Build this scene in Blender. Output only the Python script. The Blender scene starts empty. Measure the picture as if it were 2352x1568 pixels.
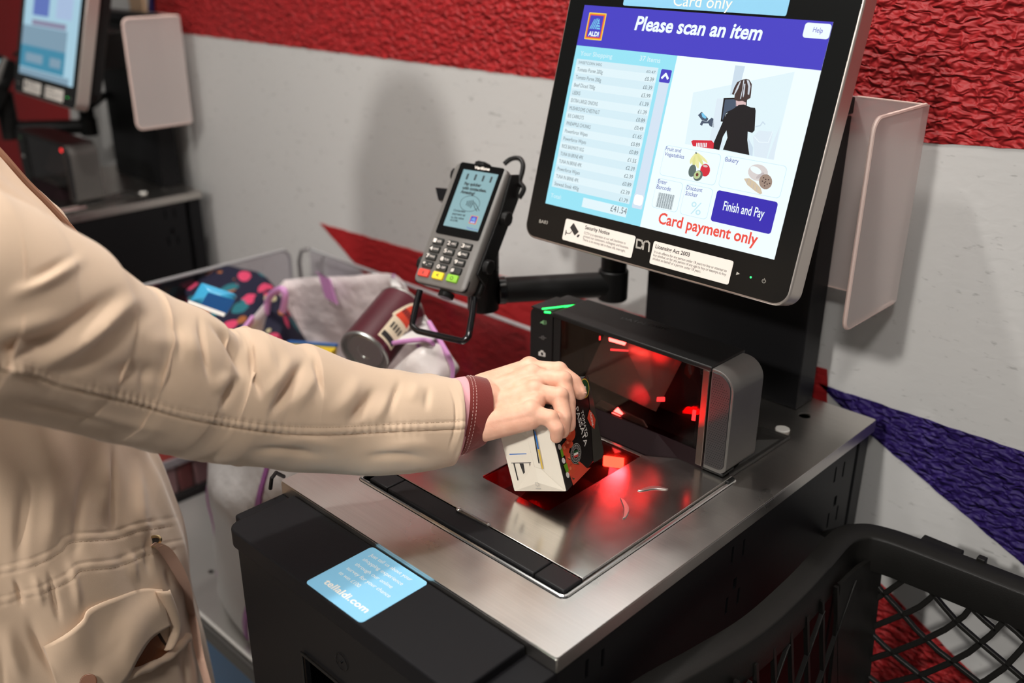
import bpy, bmesh, math, random
import numpy as np
from mathutils import Vector, Matrix
from mathutils.bvhtree import BVHTree

random.seed(7)
rng = np.random.default_rng(7)
scene = bpy.context.scene
COL = scene.collection
PI = math.pi

# ---------------------------------------------------------------- camera
FPX, IW, IH = 2221.615, 2352, 1568
CAM = np.array([0.412323, -0.485055, 1.454544])
AZ, EL, ROLL = -0.765175, -0.401076, 0.005142
_f = np.array([math.cos(EL) * math.sin(AZ), math.cos(EL) * math.cos(AZ), math.sin(EL)])
_r = np.cross(_f, [0, 0, 1]); _r /= np.linalg.norm(_r)
_u = np.cross(_r, _f)
RGT = math.cos(ROLL) * _r + math.sin(ROLL) * _u
UPV = -math.sin(ROLL) * _r + math.cos(ROLL) * _u
FWD = _f
cd = bpy.data.cameras.new('camera')
cam = bpy.data.objects.new('camera', cd)
COL.objects.link(cam)
cam.matrix_world = Matrix([[RGT[0], UPV[0], -FWD[0], CAM[0]], [RGT[1], UPV[1], -FWD[1], CAM[1]],
                           [RGT[2], UPV[2], -FWD[2], CAM[2]], [0, 0, 0, 1]])
cd.sensor_width = 36.0
cd.lens = FPX / IW * 36.0
cd.clip_start = 0.05
cd.dof.use_dof = True
cd.dof.focus_distance = 0.99
cd.dof.aperture_fstop = 3.2
scene.camera = cam

# ---------------------------------------------------------------- light and exposure
scene.view_settings.view_transform = 'Standard'
scene.view_settings.look = 'None'
scene.view_settings.exposure = 0.0
scene.view_settings.gamma = 1.0
scene.view_settings.use_curve_mapping = False
world = bpy.data.worlds.new('shop_light'); scene.world = world
world.use_nodes = True
bg = world.node_tree.nodes['Background']
bg.inputs[0].default_value = (1.0, 0.96, 0.92, 1)
bg.inputs[1].default_value = 0.11


def area_lamp(name, loc, aim, size, power, color=(1, 0.955, 0.90), shape='DISK', sy=None, spread=None):
    l = bpy.data.lights.new(name, 'AREA')
    l.shape = shape; l.size = size
    if sy: l.size_y = sy
    l.energy = power; l.color = color
    if spread: l.spread = spread
    o = bpy.data.objects.new(name, l); COL.objects.link(o)
    o.location = loc
    o.rotation_euler = (Vector(aim) - Vector(loc)).to_track_quat('-Z', 'Y').to_euler()
    return o


# ceiling lamps of the shop and one added panel: track spotlights and long panels, all near the ceiling
area_lamp('track_spotlight', (-0.15, -3.0, 2.86), (-0.2, 0.4, 1.0), 0.20, 12.5, spread=math.radians(80))
area_lamp('track_spotlight', (-0.78, 0.10, 2.9), (-0.2, 0.3, 0.9), 0.12, 22)
area_lamp('track_spotlight', (0.85, -1.5, 2.9), (-0.4, -0.1, 1.0), 0.30, 4.2, spread=math.radians(66))
area_lamp('overhead_panel_light', (-1.4, -1.6, 2.95), (-1.4, -1.6, 0), 1.2, 6, shape='RECTANGLE', sy=0.3)
area_lamp('overhead_panel_light', (0.6, 0.1, 2.95), (0.6, 0.1, 0), 1.2, 3.5, shape='RECTANGLE', sy=0.3)
area_lamp('overhead_panel_light', (-0.6, 0.22, 2.95), (-0.6, 0.22, 0), 1.5, 11, shape='RECTANGLE', sy=0.25)  # added over the counter to brighten the front corner of the steel top


# ---------------------------------------------------------------- sight lines and frames
def ray(x, y):
    d = FWD * FPX + RGT * (x - IW / 2) - UPV * (y - IH / 2)
    return d / np.linalg.norm(d)


def on(ax, val, x, y):
    d = ray(x, y); i = 'xyz'.index(ax)
    return CAM + (val - CAM[i]) / d[i] * d


def at(dist, x, y):
    return CAM + dist * ray(x, y)


def onplane(o, n, x, y):
    d = ray(x, y)
    return CAM + ((np.array(o) - CAM) @ n) / (d @ n) * d


def proj(P):
    d = P - CAM
    z = d @ FWD
    return np.stack([IW / 2 + FPX * (d @ RGT) / z, IH / 2 - FPX * (d @ UPV) / z], -1)


# ---------------------------------------------------------------- materials
def srgb(r, g, b):
    def c(v):
        v /= 255.0
        return v / 12.92 if v <= 0.04045 else ((v + 0.055) / 1.055) ** 2.4
    return (c(r), c(g), c(b), 1)


class NT:
    def __init__(s, m):
        m.use_nodes = True
        s.t = m.node_tree; s.b = s.t.nodes['Principled BSDF']; s.out = s.t.nodes['Material Output']

    def n(s, typ, **kw):
        o = s.t.nodes.new(typ)
        for k, v in kw.items():
            if k in o.inputs: o.inputs[k].default_value = v
            else: setattr(o, k, v)
        return o

    def l(s, a, b): s.t.links.new(a, b)


def setb(b, **kw):
    names = dict(rough='Roughness', metal='Metallic', spec='Specular IOR Level', trans='Transmission Weight', alpha='Alpha',
                 coat='Coat Weight', coatr='Coat Roughness', ani='Anisotropic', sss='Subsurface Weight', sheen='Sheen Weight', ior='IOR')
    for k, v in kw.items(): b.inputs[names[k]].default_value = v


def mat(name, col, bump=None, var=0.0, emit=None, es=1.0, **kw):
    """bump = (scale, strength, distance); var = slight colour variation"""
    m = bpy.data.materials.new(name); t = NT(m)
    t.b.inputs['Base Color'].default_value = col
    setb(t.b, **kw)
    tc = None
    if bump or var: tc = t.n('ShaderNodeTexCoord')
    if var:
        nz = t.n('ShaderNodeTexNoise', Scale=var[0] if isinstance(var, tuple) else 40.0, Detail=4.0)
        t.l(tc.outputs['Object'], nz.inputs['Vector'])
        a = var[1] if isinstance(var, tuple) else var
        mr = t.n('ShaderNodeMapRange'); mr.inputs[3].default_value = 1 - a; mr.inputs[4].default_value = 1 + a
        t.l(nz.outputs['Fac'], mr.inputs[0])
        mx = t.n('ShaderNodeVectorMath', operation='SCALE'); mx.inputs[0].default_value = col[:3]
        t.l(mr.outputs[0], mx.inputs['Scale']); t.l(mx.outputs[0], t.b.inputs['Base Color'])
    if bump:
        nz = t.n('ShaderNodeTexNoise', Scale=bump[0], Detail=3.0)
        t.l(tc.outputs['Object'], nz.inputs['Vector'])
        bp = t.n('ShaderNodeBump', Strength=bump[1], Distance=bump[2])
        t.l(nz.outputs['Fac'], bp.inputs['Height']); t.l(bp.outputs[0], t.b.inputs['Normal'])
    if emit:
        t.b.inputs['Emission Color'].default_value = emit; t.b.inputs['Emission Strength'].default_value = es
    return m


def brushed(name, col, rough=0.3, ani=0.75):
    m = bpy.data.materials.new(name); t = NT(m)
    setb(t.b, metal=1.0, rough=rough, ani=ani)
    geo = t.n('ShaderNodeNewGeometry')
    mp = t.n('ShaderNodeMapping'); mp.inputs['Scale'].default_value = (9, 900, 900)
    t.l(geo.outputs['Position'], mp.inputs['Vector'])
    nz = t.n('ShaderNodeTexNoise', Scale=1.0, Detail=4.0, Roughness=0.65); t.l(mp.outputs[0], nz.inputs['Vector'])
    mr = t.n('ShaderNodeMapRange'); mr.inputs[3].default_value = 0.82; mr.inputs[4].default_value = 1.12
    t.l(nz.outputs['Fac'], mr.inputs[0])
    sc = t.n('ShaderNodeVectorMath', operation='SCALE'); sc.inputs[0].default_value = col[:3]
    t.l(mr.outputs[0], sc.inputs['Scale']); t.l(sc.outputs[0], t.b.inputs['Base Color'])
    n2 = t.n('ShaderNodeTexNoise', Scale=14.0, Detail=5.0); t.l(geo.outputs['Position'], n2.inputs['Vector'])
    m2 = t.n('ShaderNodeMapRange'); m2.inputs[3].default_value = rough - 0.09; m2.inputs[4].default_value = rough + 0.11
    t.l(n2.outputs['Fac'], m2.inputs[0]); t.l(m2.outputs[0], t.b.inputs['Roughness'])
    bp = t.n('ShaderNodeBump', Strength=0.05, Distance=0.0004); t.l(nz.outputs['Fac'], bp.inputs['Height'])
    t.l(bp.outputs[0], t.b.inputs['Normal'])
    tg = t.n('ShaderNodeCombineXYZ'); tg.inputs[1].default_value = 1.0
    t.l(tg.outputs[0], t.b.inputs['Tangent'])
    return m


def pane(name, tint, gloss=0.12, rough=0.02, body=None, bodyfac=0.0):
    """a thin clear sheet: see-through with tint, a little mirror, optionally some milky body"""
    m = bpy.data.materials.new(name); t = NT(m)
    t.t.nodes.remove(t.b)
    tr = t.n('ShaderNodeBsdfTransparent'); tr.inputs[0].default_value = tint
    last = tr.outputs[0]
    if body:
        df = t.n('ShaderNodeBsdfDiffuse'); df.inputs[0].default_value = body
        tl = t.n('ShaderNodeBsdfTranslucent'); tl.inputs[0].default_value = body
        ms = t.n('ShaderNodeMixShader'); ms.inputs[0].default_value = 0.45
        t.l(df.outputs[0], ms.inputs[1]); t.l(tl.outputs[0], ms.inputs[2])
        mb = t.n('ShaderNodeMixShader'); mb.inputs[0].default_value = bodyfac
        t.l(last, mb.inputs[1]); t.l(ms.outputs[0], mb.inputs[2]); last = mb.outputs[0]
    gl = t.n('ShaderNodeBsdfGlossy'); gl.inputs['Roughness'].default_value = rough
    lw = t.n('ShaderNodeLayerWeight'); lw.inputs['Blend'].default_value = 0.5
    pw = t.n('ShaderNodeMath', operation='POWER'); pw.inputs[1].default_value = 5.0; t.l(lw.outputs['Facing'], pw.inputs[0])
    ad = t.n('ShaderNodeMath', operation='MULTIPLY_ADD'); ad.inputs[1].default_value = 0.8; ad.inputs[2].default_value = gloss * .6
    t.l(pw.outputs[0], ad.inputs[0])
    mg = t.n('ShaderNodeMixShader'); t.l(ad.outputs[0], mg.inputs[0])
    t.l(last, mg.inputs[1]); t.l(gl.outputs[0], mg.inputs[2])
    t.l(mg.outputs[0], t.out.inputs['Surface'])
    return m


def lit(name, col, s):
    """a lit pixel of a screen or lamp"""
    m = bpy.data.materials.new(name); t = NT(m)
    t.b.inputs['Base Color'].default_value = (0.01, 0.01, 0.01, 1)
    setb(t.b, rough=0.25, spec=0.3)
    t.b.inputs['Emission Color'].default_value = col; t.b.inputs['Emission Strength'].default_value = s
    return m


M = {}
M['steel'] = brushed('brushed_steel', (0.66, 0.63, 0.59), 0.30, 0.2)
M['steel_plate'] = brushed('fine_brushed_steel', (0.66, 0.63, 0.59), 0.20, 0.2)
M['chrome'] = mat('bright_chrome', (0.8, 0.8, 0.8, 1), metal=1.0, rough=0.12)
M['blk'] = mat('black_powder_coat', (0.008, 0.008, 0.009, 1), bump=(900, 0.15, 0.0004), rough=0.45, spec=0.2)
M['blk_ledge'] = mat('black_textured_plastic', (0.008, 0.0078, 0.009, 1), bump=(1400, 0.35, 0.0004), rough=0.5, spec=0.12)
M['blk_plain'] = mat('black_plastic', (0.008, 0.008, 0.008, 1), rough=0.42, spec=0.25)
M['blk_gloss'] = mat('black_glossy_plastic', (0.006, 0.006, 0.007, 1), rough=0.12, spec=0.5)
M['blk_matt'] = mat('matt_black', (0.006, 0.006, 0.006, 1), rough=0.8, spec=0.2)
M['basket'] = mat('black_basket_plastic', (0.0085, 0.008, 0.0072, 1), bump=(700, 0.25, 0.0005), rough=0.45, spec=0.24, var=(30, 0.2))
M['grey_pl'] = mat('dark_grey_plastic', (0.085, 0.08, 0.075, 1), bump=(1500, 0.1, 0.0003), rough=0.4)
M['grille'] = mat('speaker_grille_plastic', (0.028, 0.025, 0.026, 1), rough=0.5, spec=.3)
M['redglow'] = lit('bright_red_glow', (1.0, 0.06, 0.05, 1), 45)
M['bar'] = mat('bronze_grey_bar', (0.12, 0.09, 0.075, 1), metal=0.8, rough=0.35)
M['silver'] = mat('silver_frame', (0.55, 0.50, 0.46, 1), metal=0.75, rough=0.32)
M['bezel'] = mat('black_bezel_glass', (0.006, 0.0065, 0.0065, 1), rough=0.22, spec=0.22)
M['label'] = mat('white_label', (0.80, 0.745, 0.69, 1), rough=0.5)
M['ink'] = mat('black_ink', (0.02, 0.018, 0.017, 1), rough=0.6)
M['inkgrey'] = mat('pale_grey_ink', (0.42, 0.40, 0.36, 1), rough=0.5)
M['darkprint'] = mat('moulded_lettering', (0.004, 0.004, 0.004, 1), rough=0.25)
M['skyblue'] = mat('light_blue_vinyl', srgb(128, 190, 224), rough=0.45)
M['cream'] = mat('off_white_print', (0.82, 0.78, 0.72, 1), rough=0.5)
M['white'] = mat('white_plastic', (0.78, 0.76, 0.72, 1), rough=0.4)
M['acrylic'] = pane('clear_acrylic', (0.90, 0.88, 0.91, 1), 0.06, 0.03)
M['acrylic_edge'] = mat('polished_acrylic_edge', (0.42, 0.42, 0.43, 1), rough=0.3, alpha=0.75)
M['frost'] = pane('frosted_acrylic', (0.95, 0.93, 0.92, 1), 0.05, 0.35, body=(0.86, 0.79, 0.77, 1), bodyfac=0.62)
M['frost_edge'] = mat('frosted_acrylic_edge', (0.80, 0.62, 0.56, 1), rough=0.5)
M['smoke'] = pane('smoky_plastic', (0.42, 0.41, 0.40, 1), 0.07, 0.15, body=(0.2, 0.19, 0.18, 1), bodyfac=0.25)
M['clear'] = pane('clear_plastic', (0.85, 0.85, 0.85, 1), 0.34, 0.08)
M['glass'] = pane('scanner_glass', (0.55, 0.5, 0.5, 1), 0.10, 0.01)
M['winglass'] = pane('red_tinted_window', (0.62, 0.10, 0.10, 1), 0.10, 0.03)
M['redled'] = lit('red_led', (1.0, 0.035, 0.035, 1), 8)
M['redled_refl'] = lit('red_led_reflection', (1.0, 0.30, 0.30, 1), 9)
M['orangeled'] = lit('orange_red_led', (1.0, 0.62, 0.30, 1), 42)
M['greenled'] = lit('green_led', (0.02, 1.0, 0.12, 1), 4)
M['mirror'] = mat('scanner_mirror', (0.5, 0.45, 0.38, 1), metal=0.7, rough=0.3)
M['cavity'] = mat('scanner_cavity', (0.03, 0.02, 0.02, 1), rough=0.5)
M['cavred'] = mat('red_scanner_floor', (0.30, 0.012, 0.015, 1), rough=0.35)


# ---------------------------------------------------------------- mesh builder
class MB:
    def __init__(s): s.v = []; s.f = []

    def add(s, vs, fs):
        k = len(s.v); s.v += [tuple(map(float, p)) for p in vs]; s.f += [tuple(i + k for i in f) for f in fs]; return s

    def box(s, x0, x1, y0, y1, z0, z1):
        return s.add([(x, y, z) for z in (z0, z1) for y in (y0, y1) for x in (x0, x1)],
                     [(0, 2, 3, 1), (4, 5, 7, 6), (0, 1, 5, 4), (2, 6, 7, 3), (0, 4, 6, 2), (1, 3, 7, 5)])

    def obox(s, o, a, b, c):
        """box from corner o along vectors a, b, c"""
        o, a, b, c = map(np.array, (o, a, b, c))
        if np.dot(np.cross(a, b), c) < 0: a, b = b, a
        return s.add([o, o + a, o + b, o + a + b, o + c, o + a + c, o + b + c, o + a + b + c],
                     [(0, 2, 3, 1), (4, 5, 7, 6), (0, 1, 5, 4), (2, 6, 7, 3), (0, 4, 6, 2), (1, 3, 7, 5)])

    def prism(s, pts, vec):
        """closed 3-D polygon swept by vec"""
        pts = [np.array(p, float) for p in pts]; vec = np.array(vec, float); n = len(pts)
        nrm = sum((np.cross(pts[i] - pts[0], pts[(i + 1) % n] - pts[0]) for i in range(1, n - 1)), np.zeros(3))
        if nrm @ vec < 0: pts = pts[::-1]
        vs = pts + [p + vec for p in pts]
        fs = [tuple(range(n))[::-1], tuple(range(n, 2 * n))] + [(i, (i + 1) % n, n + (i + 1) % n, n + i) for i in range(n)]
        return s.add(vs, fs)

    def loft(s, rings, cap=True, closed=True):
        n = len(rings[0]); k = len(rings)
        vs = [p for r in rings for p in r]; fs = []
        for i in range(k - 1):
            for j in range(n if closed else n - 1):
                a, b = i * n + j, i * n + (j + 1) % n
                fs.append((a, b, b + n, a + n))
        if cap and closed: fs += [tuple(range(n))[::-1], tuple(range((k - 1) * n, k * n))]
        return s.add(vs, fs)

    def tube(s, path, rad, seg=12, cap=True, closed=False):
        P = [np.array(p, float) for p in path]; n = len(P)
        R = rad if hasattr(rad, '__len__') else [rad] * n
        rings = []; up = None
        for i in range(n):
            a, b = (P[i - 1], P[(i + 1) % n]) if closed else (P[max(i - 1, 0)], P[min(i + 1, n - 1)])
            t = b - a; t /= np.linalg.norm(t) + 1e-12
            if up is None:
                up = np.array([0, 0, 1.0]) if abs(t[2]) < .9 else np.array([1.0, 0, 0])
            x = np.cross(up, t); x /= np.linalg.norm(x) + 1e-12; y = np.cross(t, x); up = y
            rings.append([P[i] + R[i] * (math.cos(q) * x + math.sin(q) * y) for q in np.linspace(0, 2 * PI, seg, endpoint=False)])
        if closed: rings.append(rings[0])
        return s.loft(rings, cap and not closed)

    def cyl(s, a, b, r, seg=24, r2=None): return s.tube([a, b], [r, r if r2 is None else r2], seg)

    def capsule(s, a, b, ra, rb, seg=14, k=5):
        a, b = np.array(a, float), np.array(b, float)
        d = b - a; L = np.linalg.norm(d); d = d / (L + 1e-12)
        P, R = [], []
        for i in range(k): q = PI / 2 * (1 - i / k) ; P.append(a - d * ra * math.sin(q)); R.append(max(ra * math.cos(q), 1e-5))
        for i in range(k + 1): q = PI / 2 * i / k; P.append(b + d * rb * math.sin(q)); R.append(max(rb * math.cos(q), 1e-5))
        return s.tube(P, R, seg)

    def ball(s, c, r, sx=(1, 1, 1), n=10):
        c = np.array(c, float); rings = []
        for i in range(n + 1):
            q = -PI / 2 + PI * i / n
            rr = max(math.cos(q), 1e-4)
            rings.append([c + r * np.array([sx[0] * rr * math.cos(t), sx[1] * rr * math.sin(t), sx[2] * math.sin(q)]) for t in np.linspace(0, 2 * PI, 2 * n, endpoint=False)])
        return s.loft(rings)

    def plate(s, outer, holes, o, u, v, n, th):
        """flat plate with holes: 2-D outlines in the frame o,u,v, thickness th along n"""
        o, u, v, n = (np.array(q, float) for q in (o, u, v, n))
        bm = bmesh.new(); loops = []
        for lp in [outer] + holes:
            vs = [bm.verts.new((p[0], p[1], 0)) for p in lp]; loops.append(vs)
            for i in range(len(vs)): bm.edges.new((vs[i], vs[(i + 1) % len(vs)]))
        bmesh.ops.triangle_fill(bm, use_beauty=True, use_dissolve=False, edges=bm.edges[:])
        bm.verts.index_update()
        flat = [(w.co.x, w.co.y) for w in bm.verts]
        tris = []
        for f in bm.faces:
            idx = [w.index for w in f.verts]
            if f.normal.z < 0: idx.reverse()
            tris.append(idx)
        m = len(flat); bm.free()
        P = [o + u * a + v * b for a, b in flat]
        flip = np.dot(np.cross(u, v), n) < 0
        top = [p + n * th for p in P]
        fs = []
        for t in tris:
            t = t[::-1] if flip else t
            fs.append(tuple(i + m for i in t)); fs.append(tuple(t[::-1]))
        k = 0
        for li, lp in enumerate([outer] + holes):
            q = len(lp)
            ar = sum(lp[i][0] * lp[(i + 1) % q][1] - lp[(i + 1) % q][0] * lp[i][1] for i in range(q))
            fw = (ar > 0) == (li == 0)
            if flip: fw = not fw
            for i in range(q):
                a, b = k + i, k + (i + 1) % q
                fs.append((a, b, b + m, a + m) if fw else (b, a, a + m, b + m))
            k += q
        return s.add(P + top, fs)

    def build(s, name, m, parent=None, bevel=0, seg=2, smooth=None, root=None, fix=True):
        me = bpy.data.meshes.new(name)
        off = np.zeros(3)
        if parent is not None: off = ROOTS.get(parent.name, off)
        me.from_pydata([tuple(np.array(p) - off) for p in s.v], [], s.f)
        if fix:
            bm = bmesh.new(); bm.from_mesh(me); bmesh.ops.recalc_face_normals(bm, faces=bm.faces[:]); bm.to_mesh(me); bm.free()
        o = bpy.data.objects.new(name, me); COL.objects.link(o)
        for mm in (m if isinstance(m, list) else [m]): me.materials.append(mm)
        if parent is not None:
            o.parent = parent; ROOTS[o.name] = off
        if smooth or (smooth is None and bevel):
            me.polygons.foreach_set('use_smooth', [True] * len(me.polygons))
            try: me.set_sharp_from_angle(angle=math.radians(40))
            except Exception: pass
        if bevel:
            b = o.modifiers.new('soft_edge', 'BEVEL'); b.width = bevel; b.segments = seg; b.limit_method = 'ANGLE'; b.angle_limit = math.radians(40)
            b.harden_normals = False
        me.update()
        return o


ROOTS = {}


def thing(name, loc, label, cat, group=None):
    o = bpy.data.objects.new(name, None); COL.objects.link(o)
    o.empty_display_size = 0.05
    o.location = loc; ROOTS[o.name] = np.array(loc, float)
    o['label'] = label; o['category'] = cat
    if group: o['group'] = group
    return o


def tag(o, label, cat, group=None):
    o['label'] = label; o['category'] = cat
    if group: o['group'] = group
    return o


def struct(o): o['kind'] = 'structure'; return o


def dup(root, shift, label, group=None, skip=(), name=None):
    r = root.copy(); COL.objects.link(r); r.location = Vector(root.location) + Vector(shift); r['label'] = label
    ROOTS[r.name] = ROOTS[root.name] + np.array(shift)
    if group: r['group'] = group

    def kids(a, b):
        for ch in list(a.children):
            if ch.name.split('.')[0] in skip: continue
            c = ch.copy(); COL.objects.link(c); c.parent = b; ROOTS[c.name] = ROOTS[r.name]
            kids(ch, c)
    kids(root, r)
    return r


def rrect(x0, x1, y0, y1, r, k=5):
    """rounded rectangle, anticlockwise; r one radius or four (bl, br, tr, tl)"""
    R = r if hasattr(r, '__len__') else (r,) * 4
    out = []
    for (cx, cy, a, q) in ((x0 + R[0], y0 + R[0], PI, R[0]), (x1 - R[1], y0 + R[1], 1.5 * PI, R[1]), (x1 - R[2], y1 - R[2], 0, R[2]), (x0 + R[3], y1 - R[3], .5 * PI, R[3])):
        if q < 1e-6: out.append((cx, cy)); continue
        for i in range(k + 1):
            t = a + PI / 2 * i / k; out.append((cx + q * math.cos(t), cy + q * math.sin(t)))
    return out


def ell(cx, cy, a, b, n=24, rot=0.0):
    return [(cx + a * math.cos(t) * math.cos(rot) - b * math.sin(t) * math.sin(rot), cy + a * math.cos(t) * math.sin(rot) + b * math.sin(t) * math.cos(rot)) for t in np.linspace(0, 2 * PI, n, endpoint=False)]


_txt = {}


def text_mesh(body, bold=0.0, shear=0.0):
    key = (body, bold, shear)
    if key in _txt: return _txt[key]
    cu = bpy.data.curves.new('lettering', 'FONT'); cu.body = body; cu.size = 1.0; cu.offset = bold; cu.shear = shear
    cu.resolution_u = 3
    o = bpy.data.objects.new('lettering', cu); COL.objects.link(o)
    dg = bpy.context.evaluated_depsgraph_get(); dg.update()
    me = o.evaluated_get(dg).to_mesh()
    V = np.array([tuple(v.co)[:2] for v in me.vertices]).reshape(-1, 2); F = [tuple(p.vertices) for p in me.polygons]
    o.evaluated_get(dg).to_mesh_clear()
    bpy.data.objects.remove(o); bpy.data.curves.remove(cu)
    if len(V) == 0: V = np.zeros((1, 2)); F = []
    _txt[key] = (V, F)
    return V, F


class Dec:
    """flat print in the plane o,u,v (normal n): each material becomes one thin object"""
    def __init__(s, o, u, v, n, h0=0.0002, dh=0.00012):
        s.o, s.u, s.v, s.n = (np.array(q, float) for q in (o, u, v, n)); s.h0 = h0; s.dh = dh; s.L = {}; s.T = {}

    def px(s, x, y):
        P = onplane(s.o, s.n, x, y) - s.o
        return (P @ s.u, P @ s.v)

    def pxs(s, pts): return [s.px(*p) for p in pts]

    def P(s, p, lay=0): return s.o + s.u * p[0] + s.v * p[1] + s.n * (s.h0 + s.dh * lay)

    def mb(s, name, m):
        if (name, m) not in s.L: s.L[(name, m)] = MB()
        return s.L[(name, m)]

    def poly(s, pts, m, lay=0, name='print', th=None):
        if name == 'picture':
            i = 0
            while (name, m, i) in s.T: i += 1
            b = s.T[(name, m, i)] = MB()
        else: b = s.mb(name, m)
        if th: b.prism([s.P(p, lay) for p in pts], s.n * th)
        else: b.add([s.P(p, lay) for p in pts], [tuple(range(len(pts)))])

    def line(s, pts, w, m, lay=0, name='print', closed=False):
        n = len(pts); b = s.mb(name, m)
        for i in range(n if closed else n - 1):
            p, q = np.array(pts[i]), np.array(pts[(i + 1) % n]); d = q - p; L = np.linalg.norm(d)
            if L < 1e-9: continue
            d /= L; e = np.array([-d[1], d[0]]) * w / 2; p = p - d * w * .3; q = q + d * w * .3
            b.add([s.P(k, lay) for k in (p - e, q - e, q + e, p + e)], [(0, 1, 2, 3)])

    def text(s, body, p0, p1, cap, m, lay=1, bold=0.0, shear=0.0, name='lettering', px=True):
        """baseline from p0 to p1 (picture points of the same plane when px), capital height cap in metres"""
        if px: p0, p1 = s.px(*p0), s.px(*p1)
        p0, p1 = np.array(p0), np.array(p1); V, F = text_mesh(body, bold, shear)
        if not F: return
        d = p1 - p0; L = np.linalg.norm(d); d /= L; e = np.array([-d[1], d[0]])
        x0, x1 = V[:, 0].min(), V[:, 0].max()
        sx = L / (x1 - x0); sy = cap / 0.729
        Q = [p0 + d * (a - x0) * sx + e * b * sy for a, b in V]
        k = name; i = 0
        while (k, m, i) in s.T: i += 1
        s.T[(k, m, i)] = MB().add([s.P(q, lay) for q in Q], F)

    def build(s, parent, only=None):
        out = []
        for (name, m), b in s.L.items():
            out.append(b.build(name, m, parent, fix=False))
        for (name, m, i), b in s.T.items(): out.append(b.build(name, m, parent, fix=False))
        s.L = {}; s.T = {}
        return out


def densify(pts, n):
    """resample a polyline to n points along a Catmull-Rom spline"""
    P = np.array(pts, float); k = len(P); out = []
    for t in np.linspace(0, k - 1, n):
        i = min(int(t), k - 2); f = t - i
        p0, p1, p2, p3 = P[max(i - 1, 0)], P[i], P[i + 1], P[min(i + 2, k - 1)]
        out.append(.5 * ((2 * p1) + (-p0 + p2) * f + (2 * p0 - 5 * p1 + 4 * p2 - p3) * f * f + (-p0 + 3 * p1 - 3 * p2 + p3) * f ** 3))
    return np.array(out)

# ================================================================ the setting
YW = 0.63


def plaster(name, col, strength, dist, scale, spots=False):
    m = bpy.data.materials.new(name); t = NT(m)
    t.b.inputs['Base Color'].default_value = col; setb(t.b, rough=0.55, spec=0.3)
    g = t.n('ShaderNodeNewGeometry')
    mp = t.n('ShaderNodeMapping'); mp.inputs['Scale'].default_value = (1.0, 1.0, 1.8); t.l(g.outputs['Position'], mp.inputs['Vector'])
    a = t.n('ShaderNodeTexNoise', Scale=scale, Detail=1.2, Roughness=0.4, Distortion=0.6); t.l(mp.outputs[0], a.inputs['Vector'])
    bp = t.n('ShaderNodeBump', Strength=strength, Distance=dist); t.l(a.outputs['Fac'], bp.inputs['Height'])
    t.l(bp.outputs[0], t.b.inputs['Normal'])
    if spots:
        b = t.n('ShaderNodeTexNoise', Scale=58.0, Detail=2.0, Roughness=0.5)
        m2 = t.n('ShaderNodeMapping'); m2.inputs['Scale'].default_value = (1, 1, 2.6); t.l(g.outputs['Position'], m2.inputs['Vector']); t.l(m2.outputs[0], b.inputs['Vector'])
        cr = t.n('ShaderNodeMapRange'); cr.inputs[1].default_value = 0.66; cr.inputs[2].default_value = 0.76; cr.inputs[3].default_value = 1; cr.inputs[4].default_value = 0.72
        t.l(b.outputs['Fac'], cr.inputs[0])
        sc = t.n('ShaderNodeVectorMath', operation='SCALE'); sc.inputs[0].default_value = col[:3]; t.l(cr.outputs[0], sc.inputs['Scale'])
        t.l(sc.outputs[0], t.b.inputs['Base Color'])
    return m


M['wallwhite'] = plaster('white_painted_plaster', (0.56, 0.555, 0.545, 1), 0.12, 0.003, 60, True)
M['wallred'] = plaster('red_painted_plaster', (0.36, 0.016, 0.018, 1), 1.0, 0.015, 72)
M['wallred2'] = plaster('smoother_red_painted_plaster', (0.36, 0.016, 0.018, 1), 0.5, 0.006, 60)
M['wallpurple'] = plaster('purple_painted_plaster', (0.026, 0.012, 0.115, 1), 1.0, 0.014, 72)
M['floor'] = mat('pale_grey_floor_tile', (0.42, 0.40, 0.37, 1), rough=0.35, var=(3, 0.15))
M['ceil'] = mat('white_ceiling', (0.6, 0.6, 0.6, 1), rough=0.8)
M['wood'] = mat('beige_wood_strip', (0.46, 0.30, 0.19, 1), rough=0.5, var=(8, 0.15))

wall = struct(MB().box(-5.0, 3.0, YW, YW + 0.12, 0, 3.1).build('wall_back', M['wallwhite']))
struct(MB().box(-5.0, 3.0, -5.0, YW + 0.12, -0.05, 0).build('floor', M['floor']))
struct(MB().box(-5.0, 3.0, -5.0, YW + 0.12, 3.1, 3.15).build('ceiling', M['ceil']))


def stripe(pts, m, nm='painted_stripe'):
    """a painted field of the mural, its edge a little ragged from the rough plaster"""
    Q = [on('y', YW, *p)[[0, 2]] for p in pts]; out = []
    n = len(Q)
    for i in range(n):
        a, b = Q[i], Q[(i + 1) % n]; L = np.linalg.norm(b - a); k = max(1, int(L / 0.012))
        d = (b - a) / L; e = np.array([-d[1], d[0]])
        for j in range(k):
            w = 0.0009 * math.sin(j * 1.7 + i) * math.sin(j * 0.61 + 2 * i) if 0 < j < k - 1 else 0
            out.append(a + (b - a) * j / k + e * w)
    o = MB().plate([tuple(q) for q in out], [], (0, YW + 0.0002, 0), (1, 0, 0), (0, 0, 1), (0, -1, 0), 0.0012).build(nm, m, wall)
    return o


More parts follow.
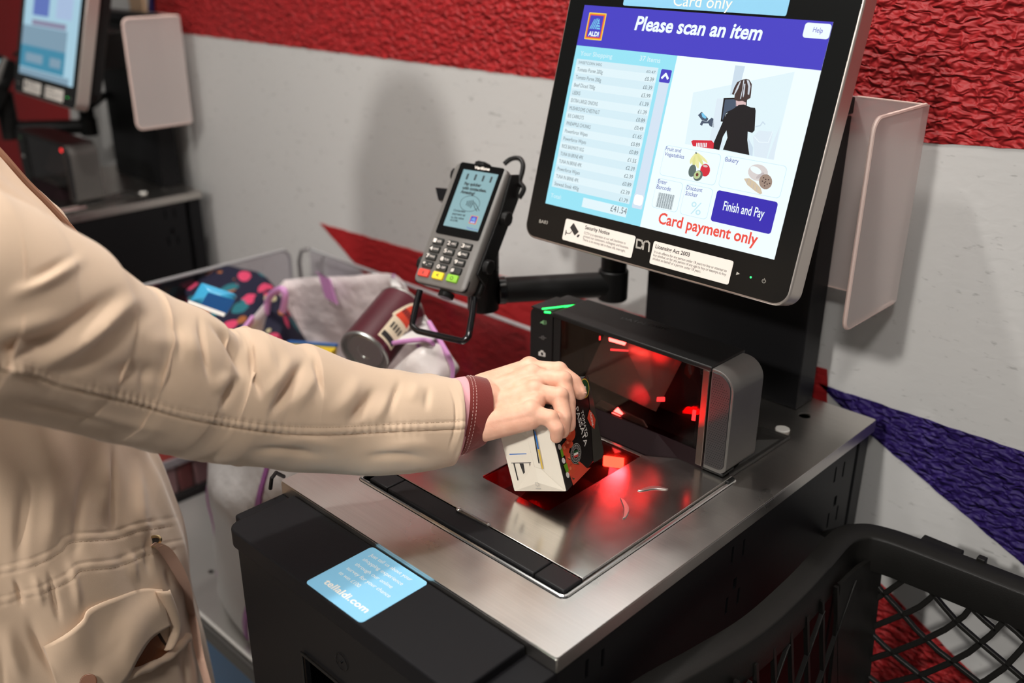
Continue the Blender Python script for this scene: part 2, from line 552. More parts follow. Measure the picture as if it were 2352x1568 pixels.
stripe([(348, -300), (354, 60), (430, 77), (1268, 182), (1700, 262), (2115, 326), (2352, 342), (2700, 360), (4500, 455), (4500, -300)], M['wallred'])
stripe([(735, 512), (1180, 640), (1900, 848), (1900, 1300), (1425, 1300)], M['wallred2'])
stripe([(1880, 880), (2352, 1037), (3400, 1386), (3400, 2188), (2352, 1297), (1985, 985)], M['wallpurple'])
stripe([(2035, 1350), (2248, 1560), (3000, 2302), (1800, 2302), (1800, 1140)], M['wallred'])
stripe([(-400, -200), (246, -200), (244, 10), (170, 40), (176, 160), (160, 248), (163, 290), (120, 420), (-400, 420)], M['wallred2'])
stripe([(341, -300), (341, 60), (358, 60), (356, -300)], M['wallpurple'])
q0, q1 = on('y', YW, 312, 40), on('y', YW, 342, 40)
struct(MB().box(q0[0], q1[0], YW - 0.012, YW, q0[2] - 0.05, 2.2).build('trim_1', M['wood'], bevel=0.002))

# ================================================================ the self-checkout counter
T = 0.90
counter = thing('checkout_counter', (-0.2, 0.27, 0.0), 'black self-checkout counter with brushed steel top, under the big lit screen, beside the basket', 'counter', 'self-checkout counters along the wall')
XL, YB = -0.4033, 0.597
CX0, CX1, CY0, CY1 = -0.3475, -0.0450, 0.0600, 0.3480
top = MB().plate(rrect(XL, 0, 0, YB, .003), [rrect(CX0, CX1, CY0, CY1, .008)[::-1], ell(-0.0693, 0.5442, .0075, .0075, 16)[::-1]], (0, 0, T - 0.002), (1, 0, 0), (0, 1, 0), (0, 0, 1), 0.002)
top.build('steel_top', M['steel'], counter, bevel=0.0014, seg=3)
lip = MB().box(-0.0022, 0, 0.0006, YB, T - 0.0165, T - 0.0018).box(XL, -0.0006, 0, 0.0022, T - 0.0165, T - 0.0018).box(XL, XL + .0022, 0.003, YB, T - .0165, T - .0018)
lip.build('steel_lip', M['steel'], counter, bevel=0.0006)
MB().cyl((-0.0693, 0.4897, T), (-0.0693, 0.4897, T + 0.0028), 0.0088, 28).build('cap', M['white'], counter, bevel=0.0012)['label'] = 'round white plastic cap'
# cabinet: hollow, of panels
SLOTS = []
for gy in (0.0, 0.2345, 0.46):
    SLOTS += [(0.0425 + gy, 0.861, .0042, .021), (0.0645 + gy, 0.859, .0042, .021), (0.0545 + gy, 0.819, .007, .014), (0.0420 + gy, 0.797, .0042, .021), (0.0650 + gy, 0.797, .0042, .021)]
MB().plate(rrect(-0.058, 0.553, 0.09, 0.8825, .002), [[(y - w / 2, z - h / 2), (y - w / 2, z + h / 2), (y + w / 2, z + h / 2), (y + w / 2, z - h / 2)] for y, z, w, h in SLOTS],
           (-0.0075, 0, 0), (0, 1, 0), (0, 0, 1), (1, 0, 0), 0.006).build('side_panel', M['blk'], counter)
MB().box(-0.014, -0.0095, -0.05, 0.55, 0.1, 0.87).build('inner_liner', M['blk_matt'], counter)
MB().box(XL + .003, XL + .009, -0.058, 0.59, 0.09, 0.8825).build('side_panel', M['blk'], counter)
MB().box(XL + .009, -0.018, 0.585, 0.592, 0.09, 0.88).build('back_panel', M['blk'], counter)
MB().box(-0.030, -0.004, 0.566, 0.594, 0.0, 0.8825).build('corner_post', M['blk'], counter, bevel=0.002)
MB().box(XL + .02, -0.02, -0.03, 0.57, 0.0, 0.09).build('plinth', M['blk_matt'], counter)
# front panel with a square opening
MB().plate(rrect(XL + .003, -0.003, 0.09, 0.872, .002), [[(-0.2880, 0.45), (-0.2880, 0.7685), (-0.150, 0.7685), (-0.150, 0.45)]], (0, -0.0615, 0), (1, 0, 0), (0, 0, 1), (0, 1, 0), 0.005).build('front_panel', M['blk'], counter)
MB().plate([(-0.2915, 0.447), (-0.1465, 0.447), (-0.1465, 0.772), (-0.2915, 0.772)], [[(-0.2880, 0.45), (-0.2880, 0.7685), (-0.150, 0.7685), (-0.150, 0.45)]], (0, -0.063, 0), (1, 0, 0), (0, 0, 1), (0, -1, 0), 0.002).build('opening_frame', M['blk_plain'], counter, bevel=0.0006)
MB().box(-0.29, -0.148, 0.02, 0.03, 0.44, 0.78).build('opening_back', M['blk_matt'], counter)
kl = MB()
for r in (0.0092, ):
    kl.tube([(-0.2213 + r * math.cos(t), -0.0626, 0.8000 + r * math.sin(t)) for t in np.linspace(0, 2 * PI, 24, endpoint=False)], .0004, 6, closed=True)
kl.cyl((-0.2213, -0.0612, 0.80), (-0.2213, -0.0640, 0.80), 0.0011, 10)
kl.build('lock', M['blk_gloss'], counter)
# top lid of the cabinet front and the raised ledge on it
MB().prism([(*p, 0.872) for p in rrect(XL, -0.001, -0.060, 0.004, (.004, .004, 0, 0))], (0, 0, 0.0115)).build('front_lid', M['blk_ledge'], counter, bevel=0.0018, seg=3)
MB().prism([(*p, 0.872) for p in rrect(-0.3785, -0.0348, -0.0835, -0.0006, (.014, .010, .002, .002), 6)], (0, 0, 0.0212)).build('ledge', M['blk_ledge'], counter, bevel=0.0028, seg=3)
# post that carries the monitor
PX0, PX1, PY0, PY1 = -0.324, -0.0840, 0.5495, 0.5915
MB().box(PX0, PX1, PY0, PY1, T + .0002, 1.262).build('post', M['blk'], counter, bevel=0.0012)
MB().box(PX0 - .001, PX1 + .0015, PY0 - .003, PY1, 1.2645, 1.2835).build('post_cap', M['blk'], counter, bevel=0.0016)
MB().box(PX0 + .01, PX1 - .01, PY0 + .004, PY1 - .004, 1.2615, 1.265).build('cap_joint', M['blk_matt'], counter)

# survey sticker on the ledge
st = Dec((-0.2008, -0.0392, 0.8932), (1, 0, 0), (0, 1, 0), (0, 0, 1), 0.0, 0.00012)
sticker = thing('survey_sticker', (-0.2008, -0.0392, 0.8932), 'square light blue survey sticker with white lettering on the black ledge', 'sticker')
c4 = st.pxs([(703.5, 1337), (828.7, 1434.5), (991.5, 1333.5), (862.4, 1249.5)])
xs = [c[0] for c in c4]; ys = [c[1] for c in c4]
sx0, sx1, sy0, sy1 = (xs[0] + xs[3]) / 2, (xs[1] + xs[2]) / 2, (ys[0] + ys[1]) / 2, (ys[2] + ys[3]) / 2
sy1 = min(sy1, .0376)
MB().prism([st.P(p) for p in rrect(sx0, sx1, sy0, sy1, .0045)], (0, 0, 0.0003)).build('sheet', M['skyblue'], sticker)
st.h0 = 0.00036
sk = lambda x, y: (680 + x / 7.127, 1230 + y / 7.127)
for body, a, b in (('Just tell us about your', (1196, 328), (1868, 745)), ('shopping experience', (1080, 398), (1722, 818)), ('through our online', (953, 478), (1550, 868)), ('survey for your chance', (818, 545), (1515, 1018)), ('to win £100.', (688, 615), (1028, 858))):
    st.text(body, sk(*a), sk(*b), 0.0048, M['cream'], 0, bold=-0.004)
st.text('tellaldi.com', sk(440, 770), sk(1130, 1268), 0.0080, M['cream'], 0, bold=0.022)
st.build(sticker)

# ================================================================ the scanner set into the counter
scanner = thing('checkout_scanner', (-0.195, 0.22, 0.9), 'barcode scanner with upright glass window and steel scale plate, glowing red under the carton', 'scanner', 'barcode scanners set into the counters')
Z = 0.905
WX0, WX1, WY0, WY1 = -0.2462, -0.1488, 0.1535, 0.3370
fr = rrect(CX0 + .0022, CX1 - .0022, CY0 + .0022, CY1, (.006, .006, 0, 0), 4)
fr = fr[-1:] + fr[:-1]
MB().tube([(CX1 - .0028, CY1, T + .0004)] + [(x, y, T + .0004) for x, y in rrect(CX0 + .0028, CX1 - .0028, CY0 + .0028, CY1, (.005, .005, 0, 0), 4)[:-2][::-1]] + [(CX0 + .0028, CY1, T + .0004)], 0.0021, 8).build('tray_trim', M['chrome'], scanner, smooth=True)
MB().box(CX0 + .001, CX1 - .001, CY0 + .001, CY1 + .05, 0.872, 0.8735).build('tray_floor', M['blk_matt'], scanner)
MB().box(CX0 + .0015, CX0 + .0035, CY0, CY1, 0.874, 0.899).box(CX1 - .0035, CX1 - .0015, CY0, CY1, 0.874, 0.899).box(CX0 + .0035, CX1 - .0035, CY0 + .0015, CY0 + .0035, 0.874, 0.899).build('tray_wall', M['blk_gloss'], scanner)
# scale plate with the window cut out
PXA, PXB, PYA, PYB = -0.3315, -0.0505, 0.0925, 0.3395
out = [(PXA, PYA), (PXB, PYA), (PXB, PYB + .008), (-0.117, PYB + .0045), (-0.1460, 0.3165), (-0.250, 0.3165), (-0.279, PYB + .0045), (PXA, PYB + .008)]
win = [(WX0 + .003, WY0), (WX0, WY0 + .003), (WX0, 0.3120), (WX1, 0.3120), (WX1, WY0 + .003), (WX1 - .003, WY0)]
MB().plate(out, [win], (0, 0, Z - .0012), (1, 0, 0), (0, 1, 0), (0, 0, 1), .0012).build('scale_plate', M['steel_plate'], scanner, bevel=0.0005)
for a in (PXB - .0012, PXA): MB().box(a, a + .0012, PYA, PYB, Z - .011, Z - .0012).build('plate_lip', M['steel'], scanner)
MB().box(PXA + .003, PXB - .003, PYA + .004, WY0 - .006, 0.876, Z - .0014).box(WX1 + .006, PXB - .003, WY0, PYB, 0.876, Z - .0014).box(PXA + .003, WX0 - .006, WY0, PYB, 0.876, Z - .0014).build('plate_base', M['blk_matt'], scanner)
for a, b in ((PXA, -0.3018), (-0.3010, -0.0880), (-0.0872, PXB + .0004)):
    MB().box(a, b, 0.0662, 0.0919, 0.882, Z - .0003).build('front_grip', M['blk'], scanner, bevel=0.0018, seg=3)
MB().box(-0.29, -0.10, 0.0655, 0.070, 0.877, 0.884).build('grip_foot', M['blk_plain'], scanner)
# clear clip, two pressed tabs and the scratches they leave
cl = [on('z', Z + .0012, 500 + x / 2.767, 1050 + y / 2.767) for x, y in ((1532, 338), (1722, 432))]
MB().capsule(cl[0], cl[1], .0032, .0028, 12).build('plate_clip', M['clear'], scanner, smooth=True)
MB().ball(cl[0] + np.array([0, 0, .001]), .0030, (1, 1, .8), 8).build('clip_knob', M['chrome'], scanner, smooth=True)
for A, B, C_ in (((1464, 1127), (1500, 1117), (1535, 1123)), ((1424, 1144), (1433, 1168), (1430, 1192))):
    pa, pb, pc = (on('z', Z, *q) for q in (A, B, C_))
    pth = densify([pa, pb, pc], 12); nrm = np.cross(pc - pa, [0, 0, 1]); nrm /= np.linalg.norm(nrm)
    if nrm[0] < 0: nrm = -nrm
    lo = [p for p in pth]; hi = [pth[i] + nrm * .0055 * math.sin(PI * i / 11) ** .6 for i in range(12)]
    MB().prism(lo + hi[::-1][1:-1], (0, 0, .0011)).build('pressed_tab', M['steel'], scanner, bevel=0.0004)
# under the horizontal window: a red-lit well
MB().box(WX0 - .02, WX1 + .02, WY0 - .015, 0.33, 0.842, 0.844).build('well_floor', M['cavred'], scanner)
wl = MB()
for i in range(9):
    y = WY0 - .008 + i * .0085
    wl.box(WX0 - .015, WX1 + .015, y, y + .0032, 0.8442, 0.8475)
o = wl.build('well_rib', M['cavity'], scanner); o['kind'] = 'stuff'
MB().box(WX0 - .005, WX0, WY0, .335, .844, Z - .002).box(WX1, WX1 + .005, WY0, .335, .844, Z - .002).box(WX0, WX1, WY0 - .005, WY0, .844, Z - .002).box(WX0, WX1, .312, .316, .844, Z - .002).build('well_wall', M['cavity'], scanner)
MB().plate(rrect(WX0 - .0015, WX1 + .0015, WY0 - .0015, .3135, .002), [], (0, 0, Z - .0036), (1, 0, 0), (0, 1, 0), (0, 0, 1), .002).build('window_glass', M['winglass'], scanner)
for a, b, m in (((1386, 1047), (1430, 1076), 'orangeled'), ((1385, 1081), (1424, 1106), 'redled_refl')):  # the lower, paler shape is the lamp's mirror reflection, built as a glowing piece
    MB().prism([on('y', .3085, *q) for q in ((a[0], a[1]), (b[0] + 1, a[1] + 6), (b[0], b[1]), (a[0] - 1, b[1] - 6))], (0, .002, 0)).build('red_glow', M[m], scanner)
# housing: hood Y .338 - .401
HY0, HY1 = 0.3385, 0.4010
M['skirt'] = mat('dark_skirt_plastic', (0.012, 0.006, 0.007, 1), rough=.55, spec=.06)
HX0, HX1 = -0.3078, -0.0818
# black skirt between glass and plate with the maker's name
MB().loft([[(x, HY0 - .0005, 0.9245), (x, min(y, HY0 - .0006), 0.9058), (x, min(y, HY0 - .0006), 0.9000), (x, HY0 + .012, 0.9000), (x, HY0 + .012, 0.9245)] for x, y in ((HX0, .337), (-.282, .337), (-.252, .3175), (-.1455, .3175), (-.116, .337), (HX1, .337))]).build('skirt', M['skirt'], scanner)
sd = np.array([0, HY0 - 0.3185, 0.0183]); sd /= np.linalg.norm(sd); sn = np.array([0, -sd[2], sd[1]])
sk2 = Dec((-0.2, 0.3285, 0.91535), (1, 0, 0), sd, sn, .0003)
cp = lambda x, y: (1180 + x / 3.459, 680 + y / 3.459)
sk2.text('Magellan', cp(693, 1096), cp(915, 1180), .0050, M['inkgrey'], 0, bold=.01, shear=.25)
sk2.build(scanner)
MB().box(HX0, HX1 + .001, HY0 - .004, HY1, 1.0245, 1.0305).build('hood_top', M['blk_plain'], scanner, bevel=0.0016, seg=3)
MB().box(HX0, HX1, HY1 - .003, HY1, 0.9, 1.0245).box(HX0, HX1, HY0 + .012, HY1 - .003, 0.9, 0.9225).build('hood_back', M['cavity'], scanner)
MB().box(HX0, -0.2965, HY0 - .001, HY0 + .008, 0.9245, 1.0243).build('hood_bar', M['blk_plain'], scanner, bevel=0.0008)
MB().box(-0.0925, -0.0838, HY0 - .0025, HY0 + .004, 0.9082, 1.0243).build('hood_bar', M['bar'], scanner, bevel=0.0008)['label'] = 'bronze grey upright bar right of the glass'
MB().box(-0.0838, HX1, HY0 + .0025, HY0 + .012, 0.9062, 1.0243).build('bar_joint', M['blk_matt'], scanner)
MB().box(-0.2963, -0.0926, HY0 + .0005, HY0 + .0025, 0.9248, 1.0243).build('hood_glass', M['glass'], scanner)
# inside: sloped mirrors, lamps, and at the top a lamp's reflection built as a glowing bar
MB().prism([(-0.275, 0.360, 0.945), (-0.160, 0.352, 0.9430), (-0.150, 0.392, 1.010), (-0.262, 0.392, 1.018)], (0, .0012, .0006)).build('mirror', M['mirror'], scanner)
MB().prism([(-0.235, 0.3435, 0.9345), (-0.172, 0.3435, 0.9300), (-0.163, 0.3425, 0.9235), (-0.240, 0.3425, 0.9270)], (0, .0008, .0008)).build('mirror', M['mirror'], scanner)
MB().box(-0.100, -0.0965, 0.342, 0.398, 0.923, 1.02).build('inner_wall', M['cavity'], scanner)
for pts, m, yy in (([(1398, 776), (1437, 787), (1434, 793), (1399, 783)], 'redglow', .356), ([(1402, 801), (1442, 804), (1442, 807), (1402, 805)], 'redled', .356),
                   ([(1509, 912), (1526, 912), (1526, 922), (1508, 922)], 'redled', .352), ([(1591, 941), (1611, 946), (1609, 968), (1588, 965)], 'redled', .345),
                   ([(1405, 948), (1418, 936), (1431, 950), (1424, 956)], 'redglow', .3428), ([(1376, 772), (1378, 772), (1378, 781), (1376, 781)], 'redled', .356)):
    MB().prism([on('y', yy, *q) for q in pts], (0, .0012, 0)).build('red_glow', M[m], scanner)
# left control strip
MB().prism([(*p, 0) for p in []] or [(x, HY0 - .002, z) for x, z in rrect(-0.3455, HX0 - .0008, 0.9, 1.0285, (.001, .001, .001, .010), 6)], (0, HY1 - HY0 + .001, 0)).build('control_strip', M['blk_plain'], scanner, bevel=0.0012)
cs = Dec((-0.326, HY0 - .002, 0.97), (1, 0, 0), (0, 0, 1), (0, -1, 0), .0002)
spk = [cp(*q) for q in ((212, 204), (222, 200), (240, 188), (240, 226), (222, 215), (212, 214))]
M['icongreen'] = mat('green_icon_print', (0.14, 0.30, 0.14, 1), rough=.5)
cs.poly(cs.pxs(spk), M['icongreen'], 0, 'icon')
for r in (246, 256): cs.line(cs.pxs([cp(r, 194), cp(r + 5, 210), cp(r, 224)]), .0007, M['icongreen'], 0, 'icon')
icw = mat('grey_icon_print', (0.12, 0.115, 0.11, 1), rough=.5)
cs.line(cs.pxs([cp(202, 326), cp(260, 332)]), .0006, icw, 0, 'icon'); cs.line(cs.pxs([cp(222, 316), cp(240, 318), cp(240, 344), cp(222, 340)]), .0006, icw, 0, 'icon', True)
icl = mat('pale_icon_print', (0.5, 0.49, 0.46, 1), rough=.5)
cs.poly(cs.pxs([cp(*q) for q in ((198, 440), (210, 440), (216, 428), (236, 432), (240, 446), (252, 450), (252, 482), (198, 470))]), icl, 0, 'icon')
c0 = cs.px(*cp(226, 457)); cs.poly(ell(*c0, .0022, .0022, 14), M['blk_plain'], 1, 'icon')
cs.build(scanner)
MB().box(-0.3440, -0.3120, HY0 - .0026, HY0 + .045, 1.0268, 1.0292).build('status_light', M['blk_plain'], scanner, bevel=0.001)
ga, gb = on('z', 1.0294, *cp(226, 102)), on('z', 1.0294, *cp(500, 70))
MB().tube([ga, gb], .0011, 8).build('green_light', M['greenled'], scanner)
MB().tube([on('y', HY0 - .0028, *cp(246, 126)), on('y', HY0 - .0028, *cp(290, 130))], .0011, 8).build('green_light', M['greenled'], scanner)
# right loudspeaker housing
SX0, SX1 = HX1 + .0006, -0.0525
prof = rrect(SX0, SX1, 0.9085, 1.0285, (.001, .010, .022, .001), 8)
MB().prism([(x, HY0 - .003, z) for x, z in prof], (0, HY1 - HY0 - .002, 0)).build('speaker_housing', M['grey_pl'], scanner, bevel=0.0022, seg=3)
gp = rrect(SX0 + .0015, SX1 - .0030, 0.913, 1.0255, (.001, .008, .018, .001), 8)
MB().prism([(x, HY0 - .0042, z) for x, z in gp], (0, .002, 0)).build('speaker_grille', M['grille'], scanner, bevel=0.0006)
gd = MB(); k = 0
for i in range(9):
    for j in range(38):
        x = SX0 + .004 + i * .0025 + (j % 2) * .00125; z = 0.917 + j * .0028
        if x > SX1 - .0045 or (z > 1.006 and x > SX1 - .0045 - (z - 1.006) * .9): continue
        gd.add([(x + .00055 * math.cos(t), HY0 - .0043, z + .00055 * math.sin(t)) for t in np.linspace(0, 2 * PI, 7, endpoint=False)], [tuple(range(7))])
o = gd.build('grille_hole', M['blk_matt'], scanner); o['kind'] = 'stuff'
MB().box(SX0 - .002, SX1 - .003, HY0 - .003, HY0 + .02, 0.9062, 0.9095).build('speaker_foot', M['blk_plain'], scanner, bevel=0.001)
# smoky flange beside the housing and a black corner stop
fa, fb, fc = on('z', .9005, 1672, 1100), on('z', .9005, 1815, 1008), on('z', .9005, 1752, 985)
MB().prism([fa, fb, fc, fc + np.array([-.02, -.02, 0])], (0, 0, .004)).build('base_flange', M['smoke'], scanner, bevel=.0008)
rd = on('z', .913, 1738, 1010)
MB().add([fa, rd, fc, fb], [(0, 1, 2), (0, 3, 1), (1, 3, 2), (0, 2, 3)]).build('flange_ridge', M['smoke'], scanner)
MB().box(-0.0572, -0.0462, .334, .347, .893, .9045).build('corner_stop', M['blk_plain'], scanner, bevel=.0008)
# moulded name on the hood top
hd = Dec((-0.2, 0.37, 1.0306), (1, 0, 0), (0, 1, 0), (0, 0, 1), .0001)
hd.text('DATALOGIC', cp(845, 180), cp(1230, 272), .0062, M['darkprint'], 0, bold=.02)
hd.build(scanner)
sl_ = bpy.data.lights.new('scanner_red_beam', 'SPOT'); sl_.energy = 10; sl_.color = (1, .02, .03); sl_.spot_size = math.radians(26); sl_.spot_blend = .8; sl_.shadow_soft_size = .006
so_ = bpy.data.objects.new('scanner_red_beam', sl_); COL.objects.link(so_); so_.location = (-.180, .215, .872)
so_.rotation_euler = (Vector((-.066, .335, .995)) - Vector(so_.location)).to_track_quat('-Z', 'Y').to_euler()
al_ = bpy.data.lights.new('scanner_red_window', 'AREA'); al_.shape = 'RECTANGLE'; al_.size = .022; al_.size_y = .012; al_.energy = .09; al_.spread = math.radians(70); al_.color = (1, .03, .04)
ao_ = bpy.data.objects.new('scanner_red_window', al_); COL.objects.link(ao_); ao_.location = (-.205, .3445, .962); ao_.rotation_euler = (Vector((-.15, .1, .905)) - Vector(ao_.location)).to_track_quat('-Z', 'Y').to_euler()
# red glow of the scanner's own lamps
for nm, loc, e, r in (('scanner_red_light', (-0.200, 0.185, 0.872), 0.55, .012), ('scanner_red_light', (-0.19, 0.372, 1.008), 0.05, .012)):
    l = bpy.data.lights.new(nm, 'POINT'); l.energy = e; l.color = (1, .02, .02); l.shadow_soft_size = r
    o = bpy.data.objects.new(nm, l); COL.objects.link(o); o.location = loc

# ================================================================ the monitor
MC = np.array([-0.1836, 0.3798, 1.2677]); TL = -0.2696
MR, MU, MN = np.array([1., 0, 0]), np.array([0, -math.sin(TL), math.cos(TL)]), np.array([0, -math.cos(TL), -math.sin(TL)])
monitor = thing('touch_monitor', (-0.1836, 0.42, 1.10), 'large lit touch monitor asking to scan an item, on the black post above the scanner', 'monitor', 'touch monitors of the self-checkouts')
mp = lambda x, y, z=0.0: MC + MR * x + MU * y + MN * z
X0, X1, Y0_, Y1_ = -0.1772, 0.1772, -0.1580, 0.1560
MB().prism([mp(x, y, -.0275) for x, y in rrect(X0, X1, Y0_, Y1_, .017, 8)], MN * .0265).build('silver_frame', M['silver'], monitor, bevel=0.0022, seg=3)
MB().prism([mp(x, y, -.002) for x, y in rrect(X0 + .0024, X1 - .0024, Y0_ + .0024, Y1_ - .0024, .015, 8)], MN * .0016).build('bezel', M['bezel'], monitor)
MB().prism([mp(x, y, -.06) for x, y in rrect(X0 + .02, X1 - .02, Y0_ + .02, Y1_ - .02, .02, 6)], MN * .033).build('back_cover', M['blk_plain'], monitor, bevel=0.006)
MB().box(-0.25, -0.14, 0.45, PY0 + .001, 1.17, 1.25).build('mount', M['blk_plain'], monitor, bevel=0.004)
# the lit screen
S = Dec(MC - MN * .0004, MR, MU, MN, .0001, .00012)
SW, SH = .152, .114


def scr(nm, r, g, b, s=1.0): M[nm] = lit(nm, srgb(r, g, b), s)


scr('scr_white', 236, 248, 252, 1.05); scr('scr_blue', 70, 62, 196, 1.0); scr('scr_btn', 52, 38, 178, 1.0); scr('scr_cyan', 152, 228, 246, 1.0)
scr('scr_row', 214, 238, 247, 1.0); scr('scr_row2', 226, 245, 251, 1.0); scr('scr_track', 212, 228, 244); scr('scr_line', 196, 234, 244); scr('scr_txtblue', 60, 80, 170)
scr('scr_grey', 95, 110, 118); scr('scr_red', 238, 78, 64); scr('scr_pale', 222, 236, 246); scr('scr_pale2', 204, 222, 236); scr('scr_black', 22, 18, 22); scr('scr_hair', 70, 52, 50)
scr('scr_streak', 205, 212, 222); scr('scr_skin', 222, 190, 190); scr('scr_slate', 74, 88, 108); scr('scr_basket', 214, 40, 58); scr('scr_banana', 226, 226, 150); scr('scr_avo', 92, 108, 104)
scr('scr_avo2', 190, 206, 150); scr('scr_pit', 110, 60, 40); scr('scr_bread', 218, 210, 208); scr('scr_bread2', 196, 186, 186); scr('scr_cookie', 160, 138, 124); scr('scr_crois', 214, 196, 168); scr('scr_orange', 240, 150, 40); scr('scr_yellow', 250, 214, 70)
scr('scr_ltblue', 120, 200, 240); scr('scr_yellow2', 238, 234, 168)
W_ = M['scr_white']
rect = lambda x0, x1, y0, y1: [(x0, y0), (x1, y0), (x1, y1), (x0, y1)]
S.poly(rect(-SW, SW, -SH, SH), W_, 0, 'screen')
yh = (S.px(1327, 103.3)[1] + S.px(1887, 163)[1]) / 2
S.poly(rect(-SW, SW, yh, SH), M['scr_blue'], 1, 'header_bar')
xc = (S.px(1558.8, 129.5)[0] + S.px(1469, 513)[0]) / 2
S.poly(rect(-SW, xc, -SH, yh), M['scr_cyan'], 1, 'shopping_panel')
S.text('Please scan an item', (1457, 68), (1748, 92.5), .0150, W_, 2, bold=.028, shear=.12)
hx = S.pxs([(1848, 51.4), (1913.7, 56), (1905, 91), (1842.5, 86)])
S.poly(rrect(hx[3][0], SW - .0005, hx[3][1], hx[0][1], .003), W_, 2, 'help_button')
S.text('Help', (1867, 73.5), (1889, 76.5), .0050, M['scr_blue'], 3)
# logo
lg = [S.px(1240 + x / 3.0156, y / 3.0156) for x, y in ((345, 85), (463, 95), (428, 283), (308, 270))]
lx0, lx1, ly0, ly1 = (lg[0][0] + lg[3][0]) / 2, (lg[1][0] + lg[2][0]) / 2, (lg[2][1] + lg[3][1]) / 2, (lg[0][1] + lg[1][1]) / 2


def logo(D, x0, x1, y0, y1, ms, lay, name='logo'):
    """bordered badge: slanted stripes in an arch over four capitals"""
    w = x1 - x0; h = y1 - y0
    for k, m in ((0, ms[0]), (.045, ms[1]), (.085, ms[2]), (.12, ms[3])):
        D.poly(rrect(x0 + k * w, x1 - k * w, y0 + k * w, y1 - k * w, .03 * w), m, lay, name); lay += 1
    g = lambda a, b: (x0 + a * w, y0 + b * h)
    for k in range(4):
        a = .20 + k * .10
        D.poly([g(a, .40), g(a + .062, .40), g(a + .062 + .16 - k * .01, .80 - .02 * abs(k - 2)), g(a + .10 + .08 - k * .01, .80 - .02 * abs(k - 2))], ms[4], lay, name)
    for k in range(4):
        b = .40 + k * .095
        D.poly([g(.60, b), g(.82 - k * .035, b), g(.79 - k * .04, b + .06), g(.60, b + .06)], ms[4], lay, name)
    D.text('ALDI', (x0 + .20 * w, y0 + .14 * h), (x0 + .80 * w, y0 + .14 * h), .17 * h, ms[5], lay, bold=.04, name=name, px=False)


logo(S, lx0, lx1, ly0, ly1, [M['scr_yellow'], M['scr_orange'], M['scr_red'], M['scr_blue'], M['scr_ltblue'], W_], 2)
S.text('Your Shopping', (1333, 127), (1406, 134.5), .0052, M['scr_row2'], 2)
S.text('37 Items', (1469, 139), (1516, 145), .0056, M['scr_row2'], 2)
# the list: seventeen rows
rows = [('SWEETCORN 340G', '0.47'), ('Tomato Puree 200g', '0.39'), ('Tomato Puree 200g', '0.39'), ('Beef Diced 700g', '5.99'), ('LEEKS', '1.39'), ('EXTRA LARGE ONIONS', '1.39'), ('MUSHROOMS CHESTNUT', '0.89'),
        ('E/E CARROTS', '0.49'), ('PINEAPPLE CHUNKS', '1.65'), ('Powerforce Wipes', '0.89'), ('Powerforce Wipes', '0.89'), ('RICE BASMATI 1KG', '1.55'), ('TUNA IN BRINE 4PK', '2.39'), ('TUNA IN BRINE 4PK', '2.39'),
        ('Powerforce Wipes', '0.89'), ('TUNA IN BRINE 4PK', '2.39'), ('Stewed Steak 400g', '1.79')]
la = [S.px(*q) for q in ((1327, 133), (1514, 158), (1444, 469.5), (1267, 427))]
lx0, lx1, ly0, ly1 = (la[0][0] + la[3][0]) / 2, (la[1][0] + la[2][0]) / 2, (la[2][1] + la[3][1]) / 2, (la[0][1] + la[1][1]) / 2
S.poly(rect(lx0, lx1, ly0, ly1), M['scr_row2'], 2, 'shopping_list')
b1, b16 = S.px(1326, 163)[1], S.px(1270.5, 424)[1]
dy = (b1 - b16) / 15
wid = {'Tomato Puree 200g': .0375, 'Beef Diced 700g': .031, 'LEEKS': .0115, 'EXTRA LARGE ONIONS': .0395, 'MUSHROOMS CHESTNUT': .0445, 'E/E CARROTS': .0235, 'PINEAPPLE CHUNKS': .036, 'Powerforce Wipes': .034, 'RICE BASMATI 1KG': .033, 'TUNA IN BRINE 4PK': .0345, 'Stewed Steak 400g': .0372, 'SWEETCORN 340G': .034}
tx0 = S.px(1326, 163)[0]; px1 = S.px(1502.8, 181.8)[0]
for i, (nm, pr) in enumerate(rows):
    b = b1 + dy - i * dy
    if i % 2 == 0: S.poly(rect(lx0, lx1, max(b - .26 * dy, ly0), min(b + .74 * dy, ly1)), M['scr_row'], 3, 'row_band')
    if i == 0: b -= .0004
    S.text(nm, (tx0, b), (tx0 + wid[nm], b), .0044 if i else .0032, M['scr_grey'], 4, px=False)
    S.text('£' + pr, (px1 - .0118, b - .0012), (px1, b - .0012), .0044 if i else .003, M['scr_grey'], 4, px=False)
S.text('Total:', (1265, 452), (1289, 458), .0048, M['scr_row2'], 2)
tb = [S.px(*q) for q in ((1339.3, 453), (1441.7, 477.5), (1438, 499.5), (1337.5, 475))]
S.poly(rect((tb[0][0] + tb[3][0]) / 2, (tb[1][0] + tb[2][0]) / 2, (tb[2][1] + tb[3][1]) / 2, (tb[0][1] + tb[1][1]) / 2), M['scr_row2'], 2, 'total_box')
S.text('£41.54', (1402, 484.5), (1438.5, 492.5), .0072, M['scr_grey'], 3)
ub = [S.px(*q) for q in ((1519.8, 158.4), (1544, 161.6), (1538, 192), (1513.8, 188))]
ux0, ux1, uy0, uy1 = (ub[0][0] + ub[3][0]) / 2, (ub[1][0] + ub[2][0]) / 2, (ub[2][1] + ub[3][1]) / 2, (ub[0][1] + ub[1][1]) / 2
yb = S.px(1461, 458)[1]
S.poly(rect(ux0 + .0005, ux1 - .0005, yb - .008, uy1), M['scr_track'], 2, 'scroll_track')
S.poly(rrect(ux0, ux1, uy0, uy1, .0015), M['scr_blue'], 3, 'scroll_button')
cx, cy = (ux0 + ux1) / 2, (uy0 + uy1) / 2
